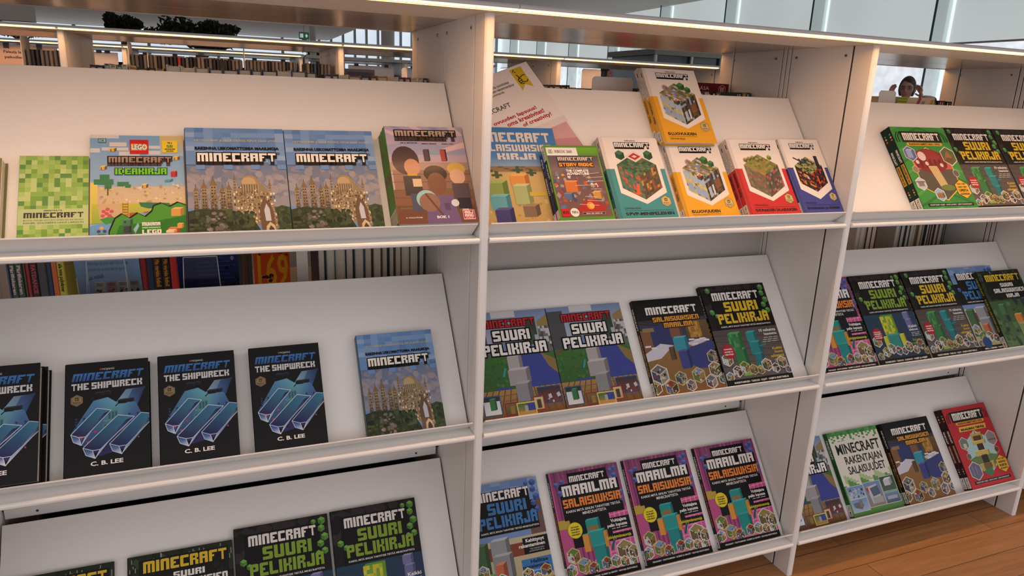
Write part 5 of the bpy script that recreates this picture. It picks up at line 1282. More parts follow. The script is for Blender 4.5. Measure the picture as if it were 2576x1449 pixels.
for k, y in enumerate(FY):
    f = thing('glass_fin', f'{ORD[k]} green edged glass fin from the near end of the bright glass wall', 'glass fin', 'glass fins along the bright wall', loc=(XF, y, 0))
    mb = MB(); mb.box(-.255, -.011, .0, -.013, .011, 2.95, 0); mb.build('pane', [M['fin_face']], f)
    mb = MB(); mb.box(-.262, -.0135, .0, -.2555, .0135, 2.95); mb.build('glass_edge', [M['fin_edge']], f)
    mb = MB(); mb.box(-.0125, -.038, .0, -.0205 + .02, .038, 2.95); mb.build('frosted_strip', [M['fin_white']], f)
# far end wall of windows
M['mull'] = mat('grey_mullion', (150, 158, 164), .4, noise=.03); M['far'] = frosted('far_window_daylight', (206, 218, 228), .95)
mb = MB(); mb.box(-9, 20.2, 0, 7.63, 20.25, 3.05); struct(mb.build('window_3', [M['far']]))
mb = MB()
for q in range(50):
    x = -8.8 + q * .33
    if x > 2.0 or q % 5 == 0: mb.box(x, 20.08, 0, x + (.06 if x > 2.0 else .07), 20.19, 3.0)
o = struct(mb.build('trim_3', [M['mull']]))
# round columns
def column(x, y, r, nm, lb):
    mb = MB(); mb.tube((0, 0, 0), (0, 0, ceil_z(x, y) + .05), r, n=28); o = mb.build(nm, [M['plaster']], loc=(x, y, 0)); tag(o, lb, 'column')
    for p in o.data.polygons: p.use_smooth = len(p.vertices) == 4
column(2.62, 13.3, .13, 'column', 'thick round grey column in front of the ribbed far window'); column(1.22, 13.6, .062, 'column', 'slim pale column beside the green exit sign')

# exit sign
t = thing('exit_sign', 'green exit sign with white running figure hanging beside the slim column', 'exit sign', loc=(1.02, 13.2, 2.07))
mb = MB(); mb.box(-.09, 0, 0, .09, .03, .13); mb.build('lit_panel', [mat('green_sign_panel', (36, 92, 78), .4, emit=.35)], t)
mb = MB(); mb.box(-.07, -.004, .03, -.045, -.001, .1); mb.box(-.04, -.004, .03, -.015, -.001, .1); mb.poly([(.02, -.003, .065), (.045, -.003, .03), (.07, -.003, .065), (.045, -.003, .1)]); mb.build('pictogram', [mat('white_sign_mark', (236, 240, 238), .5, emit=.4)], t)
mb = MB(); mb.tube((0, .015, .13), (0, .015, ceil_z(1.02, 13.2) - 2.065), .006, n=8); mb.build('hanger', [M['mull']], t)

# indoor trees
leafm = [mat('dark_leaf', (36, 44, 28), .6, noise=.25, scale=8), mat('olive_leaf', (74, 78, 34), .6, noise=.2, scale=8)]
bark = mat('brown_bark', (84, 66, 50), .8, noise=.2, scale=20, stretch=(1, 1, .2)); potm = mat('grey_planter', (120, 118, 116), .6, noise=.05)
def tree(x, y, z0, z1, rx, label, seed, lm=0, n=1500):
    r = random.Random(seed)
    t = thing('potted_tree', label, 'tree', 'indoor trees behind the shelves', loc=(x, y, 0))
    mb = MB(); mb.tube((0, 0, 0), (0, 0, .55), .26, .32, 24); mb.build('planter', [potm], t)
    mb = MB(); mb.tube((0, 0, .5), (.02, 0, z0 + .1), .05, .03, 10)
    for q in range(6):
        a = q * 1.05; mb.tube((.02, 0, z0 - .1 + q * .02), (.02 + rx * .6 * math.cos(a), rx * .4 * math.sin(a), (z0 + z1) / 2), .018, .008, 6)
    mb.build('trunk', [bark], t)
    mb = MB(); zc, rz = (z0 + z1) / 2, (z1 - z0) / 2
    blobs = [(r.uniform(-.75, .75) * rx, r.uniform(-.4, .4) * rx, zc + r.uniform(-.45, .45) * rz, r.uniform(.22, .42)) for _ in range(int(10 + rx * 12))] + [(0, 0, zc, .5)]
    for _ in range(n):
        b = r.choice(blobs); u = Vector((r.gauss(0, 1), r.gauss(0, 1), r.gauss(0, 1))).normalized(); k = r.random() ** .4
        p = Vector((b[0] + u.x * k * b[3] * min(rx, .6), b[1] + u.y * k * b[3] * min(rx, .6), b[2] + u.z * k * b[3] * rz * 1.2))
        d = Vector((r.gauss(0, 1), r.gauss(0, 1), r.gauss(0, 1))).normalized(); e = d.orthogonal().normalized(); s = r.uniform(.022, .045)
        mb.poly([p - d * s, p + e * s * .45, p + d * s, p - e * s * .45])
    mb.build('foliage', [leafm[lm]], t)
tree(-1.555, 9.0, 1.68, 2.03, .26, 'round dark leafed tree, left of the wide one, seen over the second shelf', 3)
tree(-.69, 9.0, 1.58, 2.03, .55, 'wide dark leafed tree seen over the second shelf row', 5, n=3400)
tree(-3.4, 12.6, 1.78, 2.06, .4, 'low dark tree at the left photo edge under the second canopy', 8)
tree(1.45, 14.2, 1.7, 2.22, .42, 'olive green rounded tree half behind the slim column', 9, lm=1, n=2200)
for x, y in ((.5, 12.6), (2.4, 9.0)):
    o = MB(); o.tube((0, 0, 0), (0, 0, -.012), .05, .045, 18); q = o.build('ceiling_downlight', [mat('warm_downlight', (255, 244, 220), .5, emit=3.0)], loc=(x, y, ceil_z(x, y) - .001)); tag(q, 'small round downlight in the ceiling above the tree tops' if y > 10 else 'small round downlight in the ceiling nearer the glass wall', 'downlight')

# second bookcase row ----------------------------------------------------------
def bookcase(name, label, y0, xs, lit, group, screws=True):
    t = thing(name, label, 'bookcase', group, loc=(0, y0, 0))
    for k, x in enumerate(xs):
        o = place('upright', UP, t, (x, 0, 0))
        if screws:
            for y in (.076, .231, .303, .468): place('screw', SCREW, o, (0, y, 1.335))
    for a, b in zip(xs[:-1], xs[1:]):
        o = place('canopy', canopy_mesh(a + .002 if a != xs[0] else a - T2, b + (.0015 if b != xs[-1] else T2), DEPTH), t)
        if lit: place('light_strip', led_mesh(a + .004 if a != xs[0] else a - T2, b - (.07 if b == xs[-1] and y0 < 2 else .004)), o)
        for z in (1.04, .765, .46, .08):
            mb = MB(); mb.box(a + .0095, .01, z, b - .0095, .52, z + .009); mb.build('shelf', [M['white']], t)
    return t
X2 = [-1.70, -.878, -.057, .762, 1.534]
bookcase('bookcase', 'lit white bookcase row directly behind the display unit', 1.34, X2, True, None)
X3 = [-3.35, -2.5, -1.66, -.835, -.083]
u3 = bookcase('bookcase', 'lit white bookcase at the left in the third row', 2.45, X3, True, None)
u4 = bookcase('bookcase', 'unlit grey bookcase at the right in the third row', 2.47, [-.055, .434, .9], False, None, False)
fl = mat('warm_white_flap', (240, 228, 222), .5, noise=.01)
for par, y0, lst in ((u3, 2.45, ((-.984, -.871), (-.799, -.596), (-.578, -.353), (-.330, -.119), (-1.95, -1.72), (-1.60, -1.40))), (u4, 2.47, ((-.03, .13), (.158, .39), (.452, .66), (.68, .88)))):
    for a, b in lst:
        mb = MB(); mb.prism_x([(.05, .9), (.058, .9), (.098, 1.335), (.090, 1.335)], a, b); f = mb.build('display_flap', [fl], par)
        for x in (a + .03, b - .05):
            mb = MB(); mb.box(x, .082, 1.330, x + .02, .10, 1.343); mb.build('hinge', [M['black']], f)
    a, b = par.children[0].location.x, (-.09 if par == u3 else .9)
    for q in range(2 if par == u4 else 3):
        pass
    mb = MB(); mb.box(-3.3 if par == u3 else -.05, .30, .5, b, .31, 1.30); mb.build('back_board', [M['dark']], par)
t = thing('notice_board', 'pale notice with two lines of dark lettering at the left photo edge', 'sign', loc=(-1.345, 2.51, .945))
mb = MB(); mb.box(0, 0, 0, .245, .006, .40, 0, lin((236, 206, 190))); get_art('returns', .4 / .245).emit(mb, lambda x, y, h: (x * .245 * .9 + .02, -.0001 - h, .40 - y * .40)); mb.build('board', [M['print']], t)
for x in (.05, .17):
    mb = MB(); mb.box(x, -.004, .385, x + .02, .01, .407); mb.build('hook', [M['black']], t)

# books whose page edges face the camera -----------------------------------------
def pal(*c): return list(c)
COVERS = [(36, 34, 36), (60, 70, 110), (150, 40, 46), (206, 200, 190), (88, 70, 52), (58, 84, 80), (44, 60, 96), (190, 150, 70), (110, 60, 52), (70, 74, 76), (226, 218, 206), (150, 120, 88)]
def cov_mat(c):
    if c not in M['cloth_cover']: M['cloth_cover'][c] = mat('book_cover_cloth', c, .5, noise=.06, scale=40)
    return M['cloth_cover'][c]
CN = {(36, 34, 36): 'black', (60, 70, 110): 'slate blue', (150, 40, 46): 'dark red', (206, 200, 190): 'cream', (88, 70, 52): 'brown', (58, 84, 80): 'dark teal', (44, 60, 96): 'navy', (190, 150, 70): 'ochre', (110, 60, 52): 'rust', (70, 74, 76): 'grey', (226, 218, 206): 'white', (150, 120, 88): 'tan', (98, 93, 90): 'grey', (28, 27, 30): 'black', (120, 110, 101): 'taupe', (40, 74, 96): 'petrol blue', (90, 140, 110): 'pale green', (120, 160, 170): 'pale blue', (206, 60, 60): 'red', (196, 190, 70): 'yellow', (206, 110, 60): 'orange', (150, 170, 130): 'sage'}
def edge_book(x, w, y, d, z, h, c, label, group):
    """upright book with its page edges towards -y"""
    t = thing('shelved_book', label, 'book', group, loc=(x, y, z))
    m = cov_mat(c); b = min(.0022, w * .16)
    mb = MB(); mb.box(0, 0, 0, b, d, h); mb.box(w - b, 0, 0, w, d, h); mb.box(b, d - b, 0, w - b, d, h); mb.build('cover', [m], t)
    mb = MB(); mb.box(b + .0001, .003, .002, w - b - .0001, d - b - .0001, h - .004); mb.build('page_block', [M['pages']], t)
    return t
R = random.Random(21)
def edge_row(x0, x1, y, z, htop, where, group, wmin=.014, wmax=.03, depth=.15, cols=COVERS, hv=.006):
    x = x0; k = 0
    while x < x1 - .008:
        w = min(R.uniform(wmin, wmax), x1 - x); c = R.choice(cols)
        edge_book(x, w - .0008, y + R.uniform(0, .008), depth, z, htop - z - R.uniform(0, hv), c, f'{CN[c]} book, {ORD[k]} from left {where}', group)
        x += w; k += 1
edge_row(-.668, -.645, .365, 1.0035, 1.2455, 'behind the top left board, dark pair', 'rear top row at left', .011, .012, cols=[(36, 34, 36), (44, 60, 96)], hv=.001)
edge_row(-.644, -.604, .365, 1.0035, 1.2485, 'in the bright group behind the top left board', 'rear top row at left', .009, .011, cols=[(90, 140, 110), (120, 160, 170), (206, 60, 60), (226, 218, 206)], hv=.003)
edge_row(-.603, -.539, .365, 1.0035, 1.2455, 'in the low run behind the top left board', 'rear top row at left', .012, .02, hv=.002)
edge_row(-.537, -.252, .365, 1.0035, 1.2525, 'in the tall run behind the top left board', 'rear top row at left', .02, .03, hv=.004)
edge_row(-.237, -.012, .365, 1.0035, 1.2495, 'beside the left upright behind the top board', 'rear top row at left', .012, .026, hv=.003)
edge_row(.267, .338, .365, 1.0035, 1.2475, 'in the dark group behind the tilted sign', 'rear top row in the middle', .011, .02, cols=[(36, 34, 36), (70, 74, 76), (88, 70, 52)], hv=.003)
edge_row(.341, .49, .365, 1.0035, 1.2425, 'in the ochre run behind the top middle board', 'rear top row in the middle', .008, .013, cols=[(190, 150, 70), (150, 120, 88), (36, 34, 36)], hv=.002)
edge_row(.513, .62, .365, 1.0035, 1.2475, 'in the dark run behind the propped yellow guides', 'rear top row in the middle', .012, .02, cols=[(36, 34, 36), (88, 70, 52), (70, 74, 76)], hv=.003)
edge_row(.70, .772, .352, 1.0035, 1.2470, 'in front of the dark red box', 'rear top row in the middle', .008, .013, depth=.10, hv=.002)
edge_row(.834, .884, .365, 1.0035, 1.2490, 'between red box and right upright', 'rear top row in the middle', .008, .012, cols=[(44, 60, 96), (58, 84, 80), (190, 150, 70)], hv=.002)
edge_row(1.391, 1.409, .365, 1.0035, 1.2535, 'beside the patterned box, cream pair', 'rear top row at right', .008, .01, cols=[(206, 200, 190)], hv=.001)
edge_row(1.573, 1.648, .365, 1.0035, 1.2520, 'right of the patterned box at the rear', 'rear top row at right', .008, .013, cols=[(36, 34, 36), (70, 74, 76), (150, 40, 46)], hv=.002)
edge_row(-.262, -.012, .385, .6005, .905, 'under the top left shelf showing page edges', 'page edges under the top left shelf', .013, .024, cols=[(36, 34, 36), (58, 84, 80), (110, 60, 52), (206, 200, 190), (70, 74, 76)])
edge_row(1.362, 1.455, .385, .6005, .905, 'under the top right shelf, left group', 'page edges under the top right shelf', .016, .034, cols=[(44, 60, 96), (110, 60, 52), (206, 200, 190)])
edge_row(1.533, 1.755, .385, .6005, .905, 'under the top right shelf, right group', 'page edges under the top right shelf', .012, .022, cols=[(70, 74, 76), (150, 120, 88), (58, 84, 80), (44, 60, 96), (206, 200, 190), (110, 60, 52)])

# bookend plates
endm = mat('white_metal_bookend', (226, 218, 210), .45, noise=.01)
def bookend(x, y, z, w, h, label, perp=False, d=.1):
    t = thing('bookend', label, 'bookend', 'white metal bookends', loc=(x, y, z))
    mb = MB()
    if perp:
        pr = [(0, 0), (d, 0), (d, h - .012), (d - .012, h), (.012, h), (0, h - .012)]; mb.prism_x(pr, 0, .0016)
    else:
        c = .006
        pts = [(0, 0), (w, 0), (w, h - c), (w - c, h), (c, h), (0, h - c)]
        mb.poly([(p[0], 0, p[1]) for p in pts]); mb.poly([(p[0], .0016, p[1]) for p in pts[::-1]])
        for i in range(6):
            a, b = pts[i], pts[(i + 1) % 6]; mb.poly([(a[0], 0, a[1]), (a[0], .0016, a[1]), (b[0], .0016, b[1]), (b[0], 0, b[1])])
    mb.build('upright_plate', [endm], t)
    mb = MB(); mb.box(0 if not perp else .0017, .0017 if not perp else 0, -.0002, w if not perp else .0024, .006 if not perp else d, .0012); mb.build('foot_plate', [endm], t)
bookend(.391, .354, 1.0035, .113, .267, 'wide pale bookend plate behind the top middle board, left of the propped yellow guides')
bookend(1.324, .354, 1.0035, .065, .269, 'pale bookend plate at the left of the top right gap')
bookend(-.3075, .39, .6005, .024, .31, 'narrow pale plate under the top left shelf beside the orange book')
bookend(.892, 1.40, 1.0495, .085, .281, 'tall pale bookend plate on the second row, left of the dark haired head')
bookend(.60, 1.37, 1.0495, .05, .24, 'small pale bookend at the second row just right of the tilted sign')
bookend(.165, 1.40, 1.0495, .02, .25, 'narrow pale plate on the second row beside the left upright top')
for x, h, lb in ((-.992, .286, 'the left of the volumes by the notice'), (-.708, .286, 'left end of the long grey row'), (-.655, .256, 'the third grey volume of the long row'), (-.366, .286, 'the middle of the long grey row'), (-.19, .254, 'the right end of the long grey row')):
    bookend(x, 1.385, 1.0495, .06, h, 'pale divider on the second row at ' + lb, True, .11)

# bound volumes on the second row
VM = {}
def volume(x, w, z, h, c, label, group, y=1.41, d=.17):
    if c not in VM: VM[c] = mat('volume_cloth', c, .6, noise=.18, scale=50, stretch=(1, 1, .3))
    mb = MB(); q = w * .22
    mb.prism_z([(0, .006), (q, 0), (w - q, 0), (w, .006), (w, d), (0, d)], 0, h - .003); mb.prism_z([(q * .5, .006), (q, .002), (w - q, .002), (w - q * .5, .006), (w - .001, d - .002), (.001, d - .002)], h - .003, h)
    tag(mb.build('bound_volume', [VM[c]], loc=(x, y, z)), label, 'book', group)
def volumes(x0, x1, cols, where, group, w=.0117):
    n = int((x1 - x0) / w)
    for k in range(n):
        c = cols[k % len(cols)]
        volume(x0 + k * w, w - .0007, 1.0495, .2485 + R.uniform(-.0015, .0015), c, f'{ORD[k]} volume from left {where}, {CN[c]} spine', group)
G_, K_, U_, B_ = (98, 93, 90), (28, 27, 30), (120, 110, 101), (40, 74, 96)
volumes(-.986, -.890, [G_, K_, K_, G_, G_, U_, G_, G_], 'beside the notice board', 'grey volumes beside the notice', .0118)
volumes(-.7045, -.656, [G_, G_, K_, U_, G_], 'left of the second divider', 'long grey row', .0118)
volumes(-.652, -.368, [G_, U_, K_, U_, K_, K_, K_, (150, 40, 46), K_, G_, K_, K_, U_, U_, K_, G_, K_, K_, K_, K_, K_, G_, U_, G_], 'in the long grey row', 'long grey row')
volumes(-.362, -.194, [G_, U_, G_, G_, U_, G_, K_, G_, U_, G_, G_, K_, U_, G_], 'right of the middle divider', 'long grey row')
volumes(-.165, -.072, [U_, K_, B_, K_, G_, G_, U_], 'before the middle upright', 'grey volumes before the middle upright')
# dark framed screen and lying books on the second row
t = thing('tablet_stand', 'dark framed picture stand on the second row behind the page edges', 'picture stand', loc=(-.03, 1.42, 1.0495))
mb = MB(); mb.prism_x([(0, 0), (.012, 0), (.032, .238), (.02, .238)], 0, .105); mb.build('frame', [M['black']], t)
mb = MB(); mb.poly([(.008, -.0006, .01), (.097, -.0006, .01), (.097, .0188, .228), (.008, .0188, .228)], 0, lin((52, 52, 78))); mb.poly([(.012, .0085, .12), (.062, .0085, .12), (.062, .0165, .208), (.012, .0165, .208)], 0, lin((150, 128, 112))); mb.poly([(.07, .0085, .12), (.09, .0085, .12), (.085, .0165, .2), (.075, .0165, .2)], 0, lin((170, 120, 104))); mb.build('picture', [M['print']], t)
for k, (c, z) in enumerate((((44, 60, 96), 1.0495), ((36, 34, 36), 1.10), ((60, 70, 110), 1.16), ((44, 60, 96), 1.205))):
    hgt = (.049, .059, .044, .05)[k]
    t = thing('lying_book', f'{("bottom", "second", "third", "top")[k]} dark book in the flat pile on the second row', 'book', 'flat pile of dark books', loc=(.80, 1.41, z + .0004))
    mb = MB(); mb.box(0, 0, 0, .075, .17, .003); mb.box(0, 0, hgt - .003, .075, .17, hgt); mb.box(0, 0, .003, .075, .004, hgt - .003); mb.build('cover', [cov_mat(c)], t)
    mb = MB(); mb.box(.002, .0045, .0035, .073, .168, hgt - .0035); mb.build('page_block', [M['pages']], t)
# upper rows of bright spines on the second row (mirrored by the canopy soffit)
def spine_book(x, w, y, z, h, c, label, group, d=.15, title=None, tc=WHITE):
    t = thing('shelved_book', label, 'book', group, loc=(x, y, z))
    m = cov_mat(c); b = min(.0014, w * .12)
    mb = MB(); mb.prism_z([(0, .002), (w * .15, 0), (w * .85, 0), (w, .002), (w, d), (w - b, d), (w - b, .003), (b, .003), (b, d), (0, d)], 0, h); mb.build('cover', [m], t)
    mb = MB(); mb.box(b + .0001, .0034, .001, w - b - .0001, d - .003, h - .001); mb.build('page_block', [M['pages']], t)
    if title:
        mb = MB(); A = Art(w / (h * .42)); A.text(title, .02, .22, .98, .8, tc, .03)
        A.emit(mb, lambda px, py, hh: (w * (.94 - .88 * py), -.0002 - hh, h * .72 - px * h * .42)); o = mb.build('spine_title', [M['print']], t)
    return t
LOW = [(-1.140, .014, (226, 218, 206), None), (-1.125, .010, (58, 84, 80), None), (-1.114, .007, (60, 70, 110), None), (-1.106, .0165, (58, 84, 80), 'Pärlfiskaren'), (-1.089, .0185, (58, 84, 80), 'Pärlfiskaren'), (-1.069, .007, (88, 70, 52), None), (-1.0615, .010, (150, 40, 46), None), (-1.051, .0215, (36, 34, 36), 'FATDANCE'), (-1.029, .0245, (70, 74, 76), None)]
k = 0
TT = {(226, 218, 206): 'cream'}
for x, w, c, ti in LOW:
    spine_book(x * 1.0, w, 1.375, .4695, .235, c, f'{ORD[k]} {CN[c]} spine from the left under the top left shelf', 'spines seen under the top left shelf', title=ti, tc=(226, 206, 206) if ti != 'FATDANCE' else (206, 80, 110)); k += 1
LOW2 = [(-1.004, .0125, (44, 60, 96), None), (-.991, .0155, (206, 110, 60), None), (-.975, .021, (196, 190, 70), 'alla mina pojkvänner'), (-.745, .029, (150, 40, 46), None), (-.715, .0185, (44, 60, 96), None), (-.696, .0265, (36, 34, 36), 'Min magiska fotboll'), (-.669, .0245, (36, 34, 36), 'Min magiska fotboll'), (-.644, .021, (206, 60, 60), None), (-.43, .016, (70, 74, 76), None), (-.412, .018, (88, 70, 52), None), (-.394, .012, (70, 74, 76), None)]
for x, w, c, ti in LOW2:
    spine_book(x, w, 1.375, .4695, .235, c, f'{ORD[k]} {CN[c]} spine from the left under the top left shelf', 'spines seen under the top left shelf', title=ti, tc=(226, 160, 60) if c[0] < 100 else INK); k += 1
SP = [(206, 60, 60), (196, 190, 70), (206, 200, 190), (88, 70, 52), (206, 110, 60), (150, 120, 88), (44, 60, 96), (226, 218, 206), (150, 170, 130), (190, 150, 70)]
for (a, b, nm) in ((.99, 1.49, 'right of the tall plate'), (.195, .575, 'right of the picture stand'), (.66, .735, 'left of the third upright')):
    x = a; k = 0
    while x < b:
        w = R.uniform(.016, .034); c = R.choice(SP)
        spine_book(x, w - .001, 1.44, 1.0495, R.uniform(.16, .19), c, f'{ORD[k]} low book on the second row {nm}, {CN[c]} spine', 'low books on the second row', d=.14); x += w; k += 1
# orange book facing out
t = thing('picture_book', 'orange picture book with yellow numerals facing out under the top left shelf', 'book', loc=(-.376, 1.372, .4695))
mb = MB(); mb.box(0, 0, 0, .122, .003, .19, 0, lin((222, 96, 48))); get_art('orange', .19 / .122).emit(mb, lambda x, y, h: (x * .122, -.0001 - h, .19 - y * .19)); mb.build('front_cover', [M['print']], t)
mb = MB(); mb.box(.002, .0031, .002, .12, .016, .188); mb.build('page_block', [M['pages']], t)
# picture books on clear stands, seen from behind
def lean_frame(x, y, z, ang): return Matrix.Translation((x, y, z)) @ Matrix.Rotation(ang, 4, 'X')
def back_book(kind, label, x, w, y, z, h, ang, thick, side):
    t = thing('picture_book', label, 'book', 'picture books on clear stands', mw=lean_frame(x, y, z, ang))
    mb = MB(); mb.box(0, 0, 0, w, .002, h, 0, lin((112, 142, 178) if kind == 'blue_back' else (34, 40, 76))); get_art(kind, h / w).emit(mb, lambda px, py, hh: (px * w, -.0001 - hh, h - py * h)); mb.build('back_cover', [M['print']], t)
    mb = MB(); mb.box(.002, .0021, .002, w - .002, .0021 + thick, h - .002); mb.build('page_block', [M['pages']], t)
    mb = MB(); mb.box(0, .0022 + thick, 0, w, .0042 + thick, h, 0, lin(side)); mb.build('front_cover', [M['print']], t)
back_book('blue_back', 'pale blue picture book seen from behind a clear stand', -.742, .118, .472, .603, .345, .27, .012, (150, 60, 66))
back_book('navy_back', 'dark navy picture book seen from behind a clear stand', -.552, .122, .472, .603, .345, .27, .012, (120, 110, 60))
def stand(x, w, z, h, label):
    t = thing('book_stand', label, 'book stand', 'clear acrylic book stands', loc=(x, .345, z))
    for nm, s in (('front_sheet', -1), ('rear_sheet', 1)):
        mb = MB(); mb.poly([(-.012, .035 + s * .048, 0), (w + .012, .035 + s * .048, 0), (w, .035, h), (0, .035, h)]); mb.build(nm, [M['acrylic']], t)
        for a, b in (((-.012, .035 + s * .048, 0), (0, .035, h)), ((w + .012, .035 + s * .048, 0), (w, .035, h))):
            mb = MB(); mb.tube(a, b, .0008, n=6); mb.build('polished_edge', [M['acrylic_edge']], t)
    mb = MB(); mb.tube((0, .035, h), (w, .035, h), .001, n=6); mb.build('polished_edge', [M['acrylic_edge']], t)
stand(-.716, .068, .6005, .264, 'clear acrylic stand before the pale blue picture book'); stand(-.538, .066, .6005, .262, 'clear acrylic stand before the navy picture book')
# red shelf sign box and patterned box at the rear
t = thing('shelf_sign', 'dark red shelf sign with pale lettering and open book emblem', 'sign', loc=(.684, .47, 1.0035))
mb = MB(); mb.box(0, 0, .2, .198, .02, .268, 0, lin((120, 28, 42))); get_art('easy', .068 / .198).emit(mb, lambda x, y, h: (x * .198, -.0001 - h, .268 - y * .068)); mb.build('sign_panel', [M['print']], t)
mb = MB(); mb.box(0, .004, 0, .004, .02, .2); mb.box(.194, .004, 0, .198, .02, .2); mb.build('leg', [endm], t)
mb = MB(); mb.box(0, 0, 0, .154, .12, .254, 0, lin((222, 198, 168))); get_art('art_box', .05 / .154).emit(mb, lambda x, y, h: (x * .154, -.0001 - h, .254 - y * .05)); tag(mb.build('patterned_box', [M['print']], loc=(1.417, .37, 1.0035)), 'cream box with green dots and coloured stripes in front of the person', 'box')

# glazed kiosk near the glass wall
t = thing('glazed_kiosk', 'low dark glass kiosk with grey roof edge near the bright wall', 'kiosk', loc=(6.36, 9.3, 0))
mb = MB(); mb.box(-.62, -.75, 1.90, .94, .75, 1.985); mb.build('roof', [mat('grey_roof_fascia', (118, 116, 106), .6, noise=.1)], t)
mb = MB(); mb.box(-.56, -.68, 0, .88, .68, 1.899); mb.build('glass_body', [mat('dark_kiosk_glass', (50, 56, 58), .12, noise=.1)], t)
for x in (-.6, .06, .62):
    mb = MB(); mb.box(x, -.74, 0, x + .035, -.70, 1.899); mb.build('post', [mat('pale_post', (190, 188, 182), .5, noise=.03)], t)
mb = MB(); r = random.Random(4)
for q in range(160):
    x = r.uniform(-.6, .9); y = r.uniform(-.74, .74); h = r.uniform(.02, .06); mb.poly([(x, y, 1.9851), (x + .008, y, 1.9851), (x + r.uniform(-.02, .03), y, 1.985 + h)])
o = mb.build('roof_grass', [mat('dry_roof_grass', (128, 122, 92), .8, noise=.2)], t); o['kind'] = 'stuff'
# ------------------------------------------------------------------ people
def skin_obj(name, verts, edges, radii, m, parent, sub=2, root=0):
    me = bpy.data.meshes.new(name); me.from_pydata(verts, edges, []); me.materials.append(m)
    o = bpy.data.objects.new(name, me); C.objects.link(o); o.parent = parent
    o.modifiers.new('skin', 'SKIN').use_smooth_shade = True
    for i, r in enumerate(radii):
        sv = me.skin_vertices[0].data[i]; sv.radius = (r, r) if not isinstance(r, tuple) else r; sv.use_root = i == root
    s = o.modifiers.new('sub', 'SUBSURF'); s.levels = sub; s.render_levels = sub
    return o

def head_mesh(scale):
    """head with brow, eye sockets, nose, lips, chin and ears; face towards -y, origin at the neck pivot"""
    mb = MB(); nu, nv = 36, 28
    def P(u, v):
        th = 2 * PI * u / nu; ph = PI * v / nv
        x, y, z = math.sin(ph) * math.sin(th), -math.sin(ph) * math.cos(th), math.cos(ph)
        X, Y, Z = .074 * x, .094 * y, .115 * z
        if Z < 0: k = 1 - .32 * (-Z / .115) ** 1.5; X *= k; Y = Y * (1 - .18 * (-Z / .115)) - .012 * (-Z / .115)
        f = max(0, -y)
        g = lambda cx, cz, sx, sz: math.exp(-((X - cx) / sx) ** 2 - ((Z - cz) / sz) ** 2) * (f > .2)
        Y -= .024 * g(0, -.022, .011, .018) + .010 * g(0, -.002, .008, .02) - .010 * g(.031, .004, .014, .011) - .010 * g(-.031, .004, .014, .011)
        Y -= .005 * g(0, .026, .045, .010) + .006 * g(0, -.058, .022, .006) + .006 * g(0, -.068, .020, .006) - .004 * g(0, -.0625, .02, .003) + .008 * g(0, -.095, .02, .016)
        return (X * scale, Y * scale, (Z + .115) * scale)
    for v in range(nv):
        for u in range(nu):
            mb.poly([P(u, v), P(u, v + 1), P(u + 1, v + 1), P(u + 1, v)])
    for s in (-1, 1):
        for q in range(10):
            a0, a1 = 2 * PI * q / 10, 2 * PI * (q + 1) / 10
            f = lambda a, k: (s * (.072 + .012 * k) * scale, (.012 + .018 * math.cos(a) * (.7 + .3 * k)) * scale, (.112 + .03 * math.sin(a) * (.7 + .3 * k)) * scale)
            mb.poly([f(a0, 0), f(a1, 0), f(a1, 1), f(a0, 1)]); mb.poly([f(a0, 1), f(a1, 1), (s * .078 * scale, .012 * scale, .112 * scale)])
    return mb

def hair_mb(scale, fringe=True, length=.02, seed=1):
    mb = MB(); nu, nv = 32, 18; r = random.Random(seed)
    jit = [r.uniform(-.004, .004) for _ in range(nu)]
    def lim(th):
        c = math.cos(th)       # 1 at the face
        return (1.0 + .10 * math.sin(3 * th)) if c > .75 else (1.25 if c > .45 else 2.05 + length * 6)
    def P(u, v):
        th = 2 * PI * (u % nu) / nu; ph = lim(th) * v / nv
        x, y, z = math.sin(ph) * math.sin(th), -math.sin(ph) * math.cos(th), math.cos(ph)
        k = 1.10 + jit[u % nu]
        return ((.076 * x * k) * scale, (.094 * y * k + .006) * scale, (.115 + .118 * z * k) * scale)
    for v in range(nv):
        for u in range(nu): mb.poly([P(u, v), P(u, v + 1), P(u + 1, v + 1), P(u + 1, v)])
    for u in range(nu):
        a, b = P(u, nv), P(u + 1, nv); c = (0, .01, .12 * scale); q = lambda p: tuple(p[i] * .9 + c[i] * .1 for i in range(3)); mb.poly([a, q(a), q(b), b])
    return mb

skinm = mat('skin', (176, 132, 116), .55, noise=.04, scale=30); hairm = mat('dark_brown_hair', (46, 36, 30), .5, noise=.2, scale=60, stretch=(1, 1, .1)); dressm = mat('black_cloth', (30, 30, 34), .8, noise=.1, scale=60); trousm = mat('dark_trousers', (40, 42, 52), .8, noise=.1, scale=60); shoem = mat('dark_shoes', (30, 26, 24), .5, noise=.05)
lensm = mat('spectacle_frame', (24, 22, 22), .3, noise=.02)

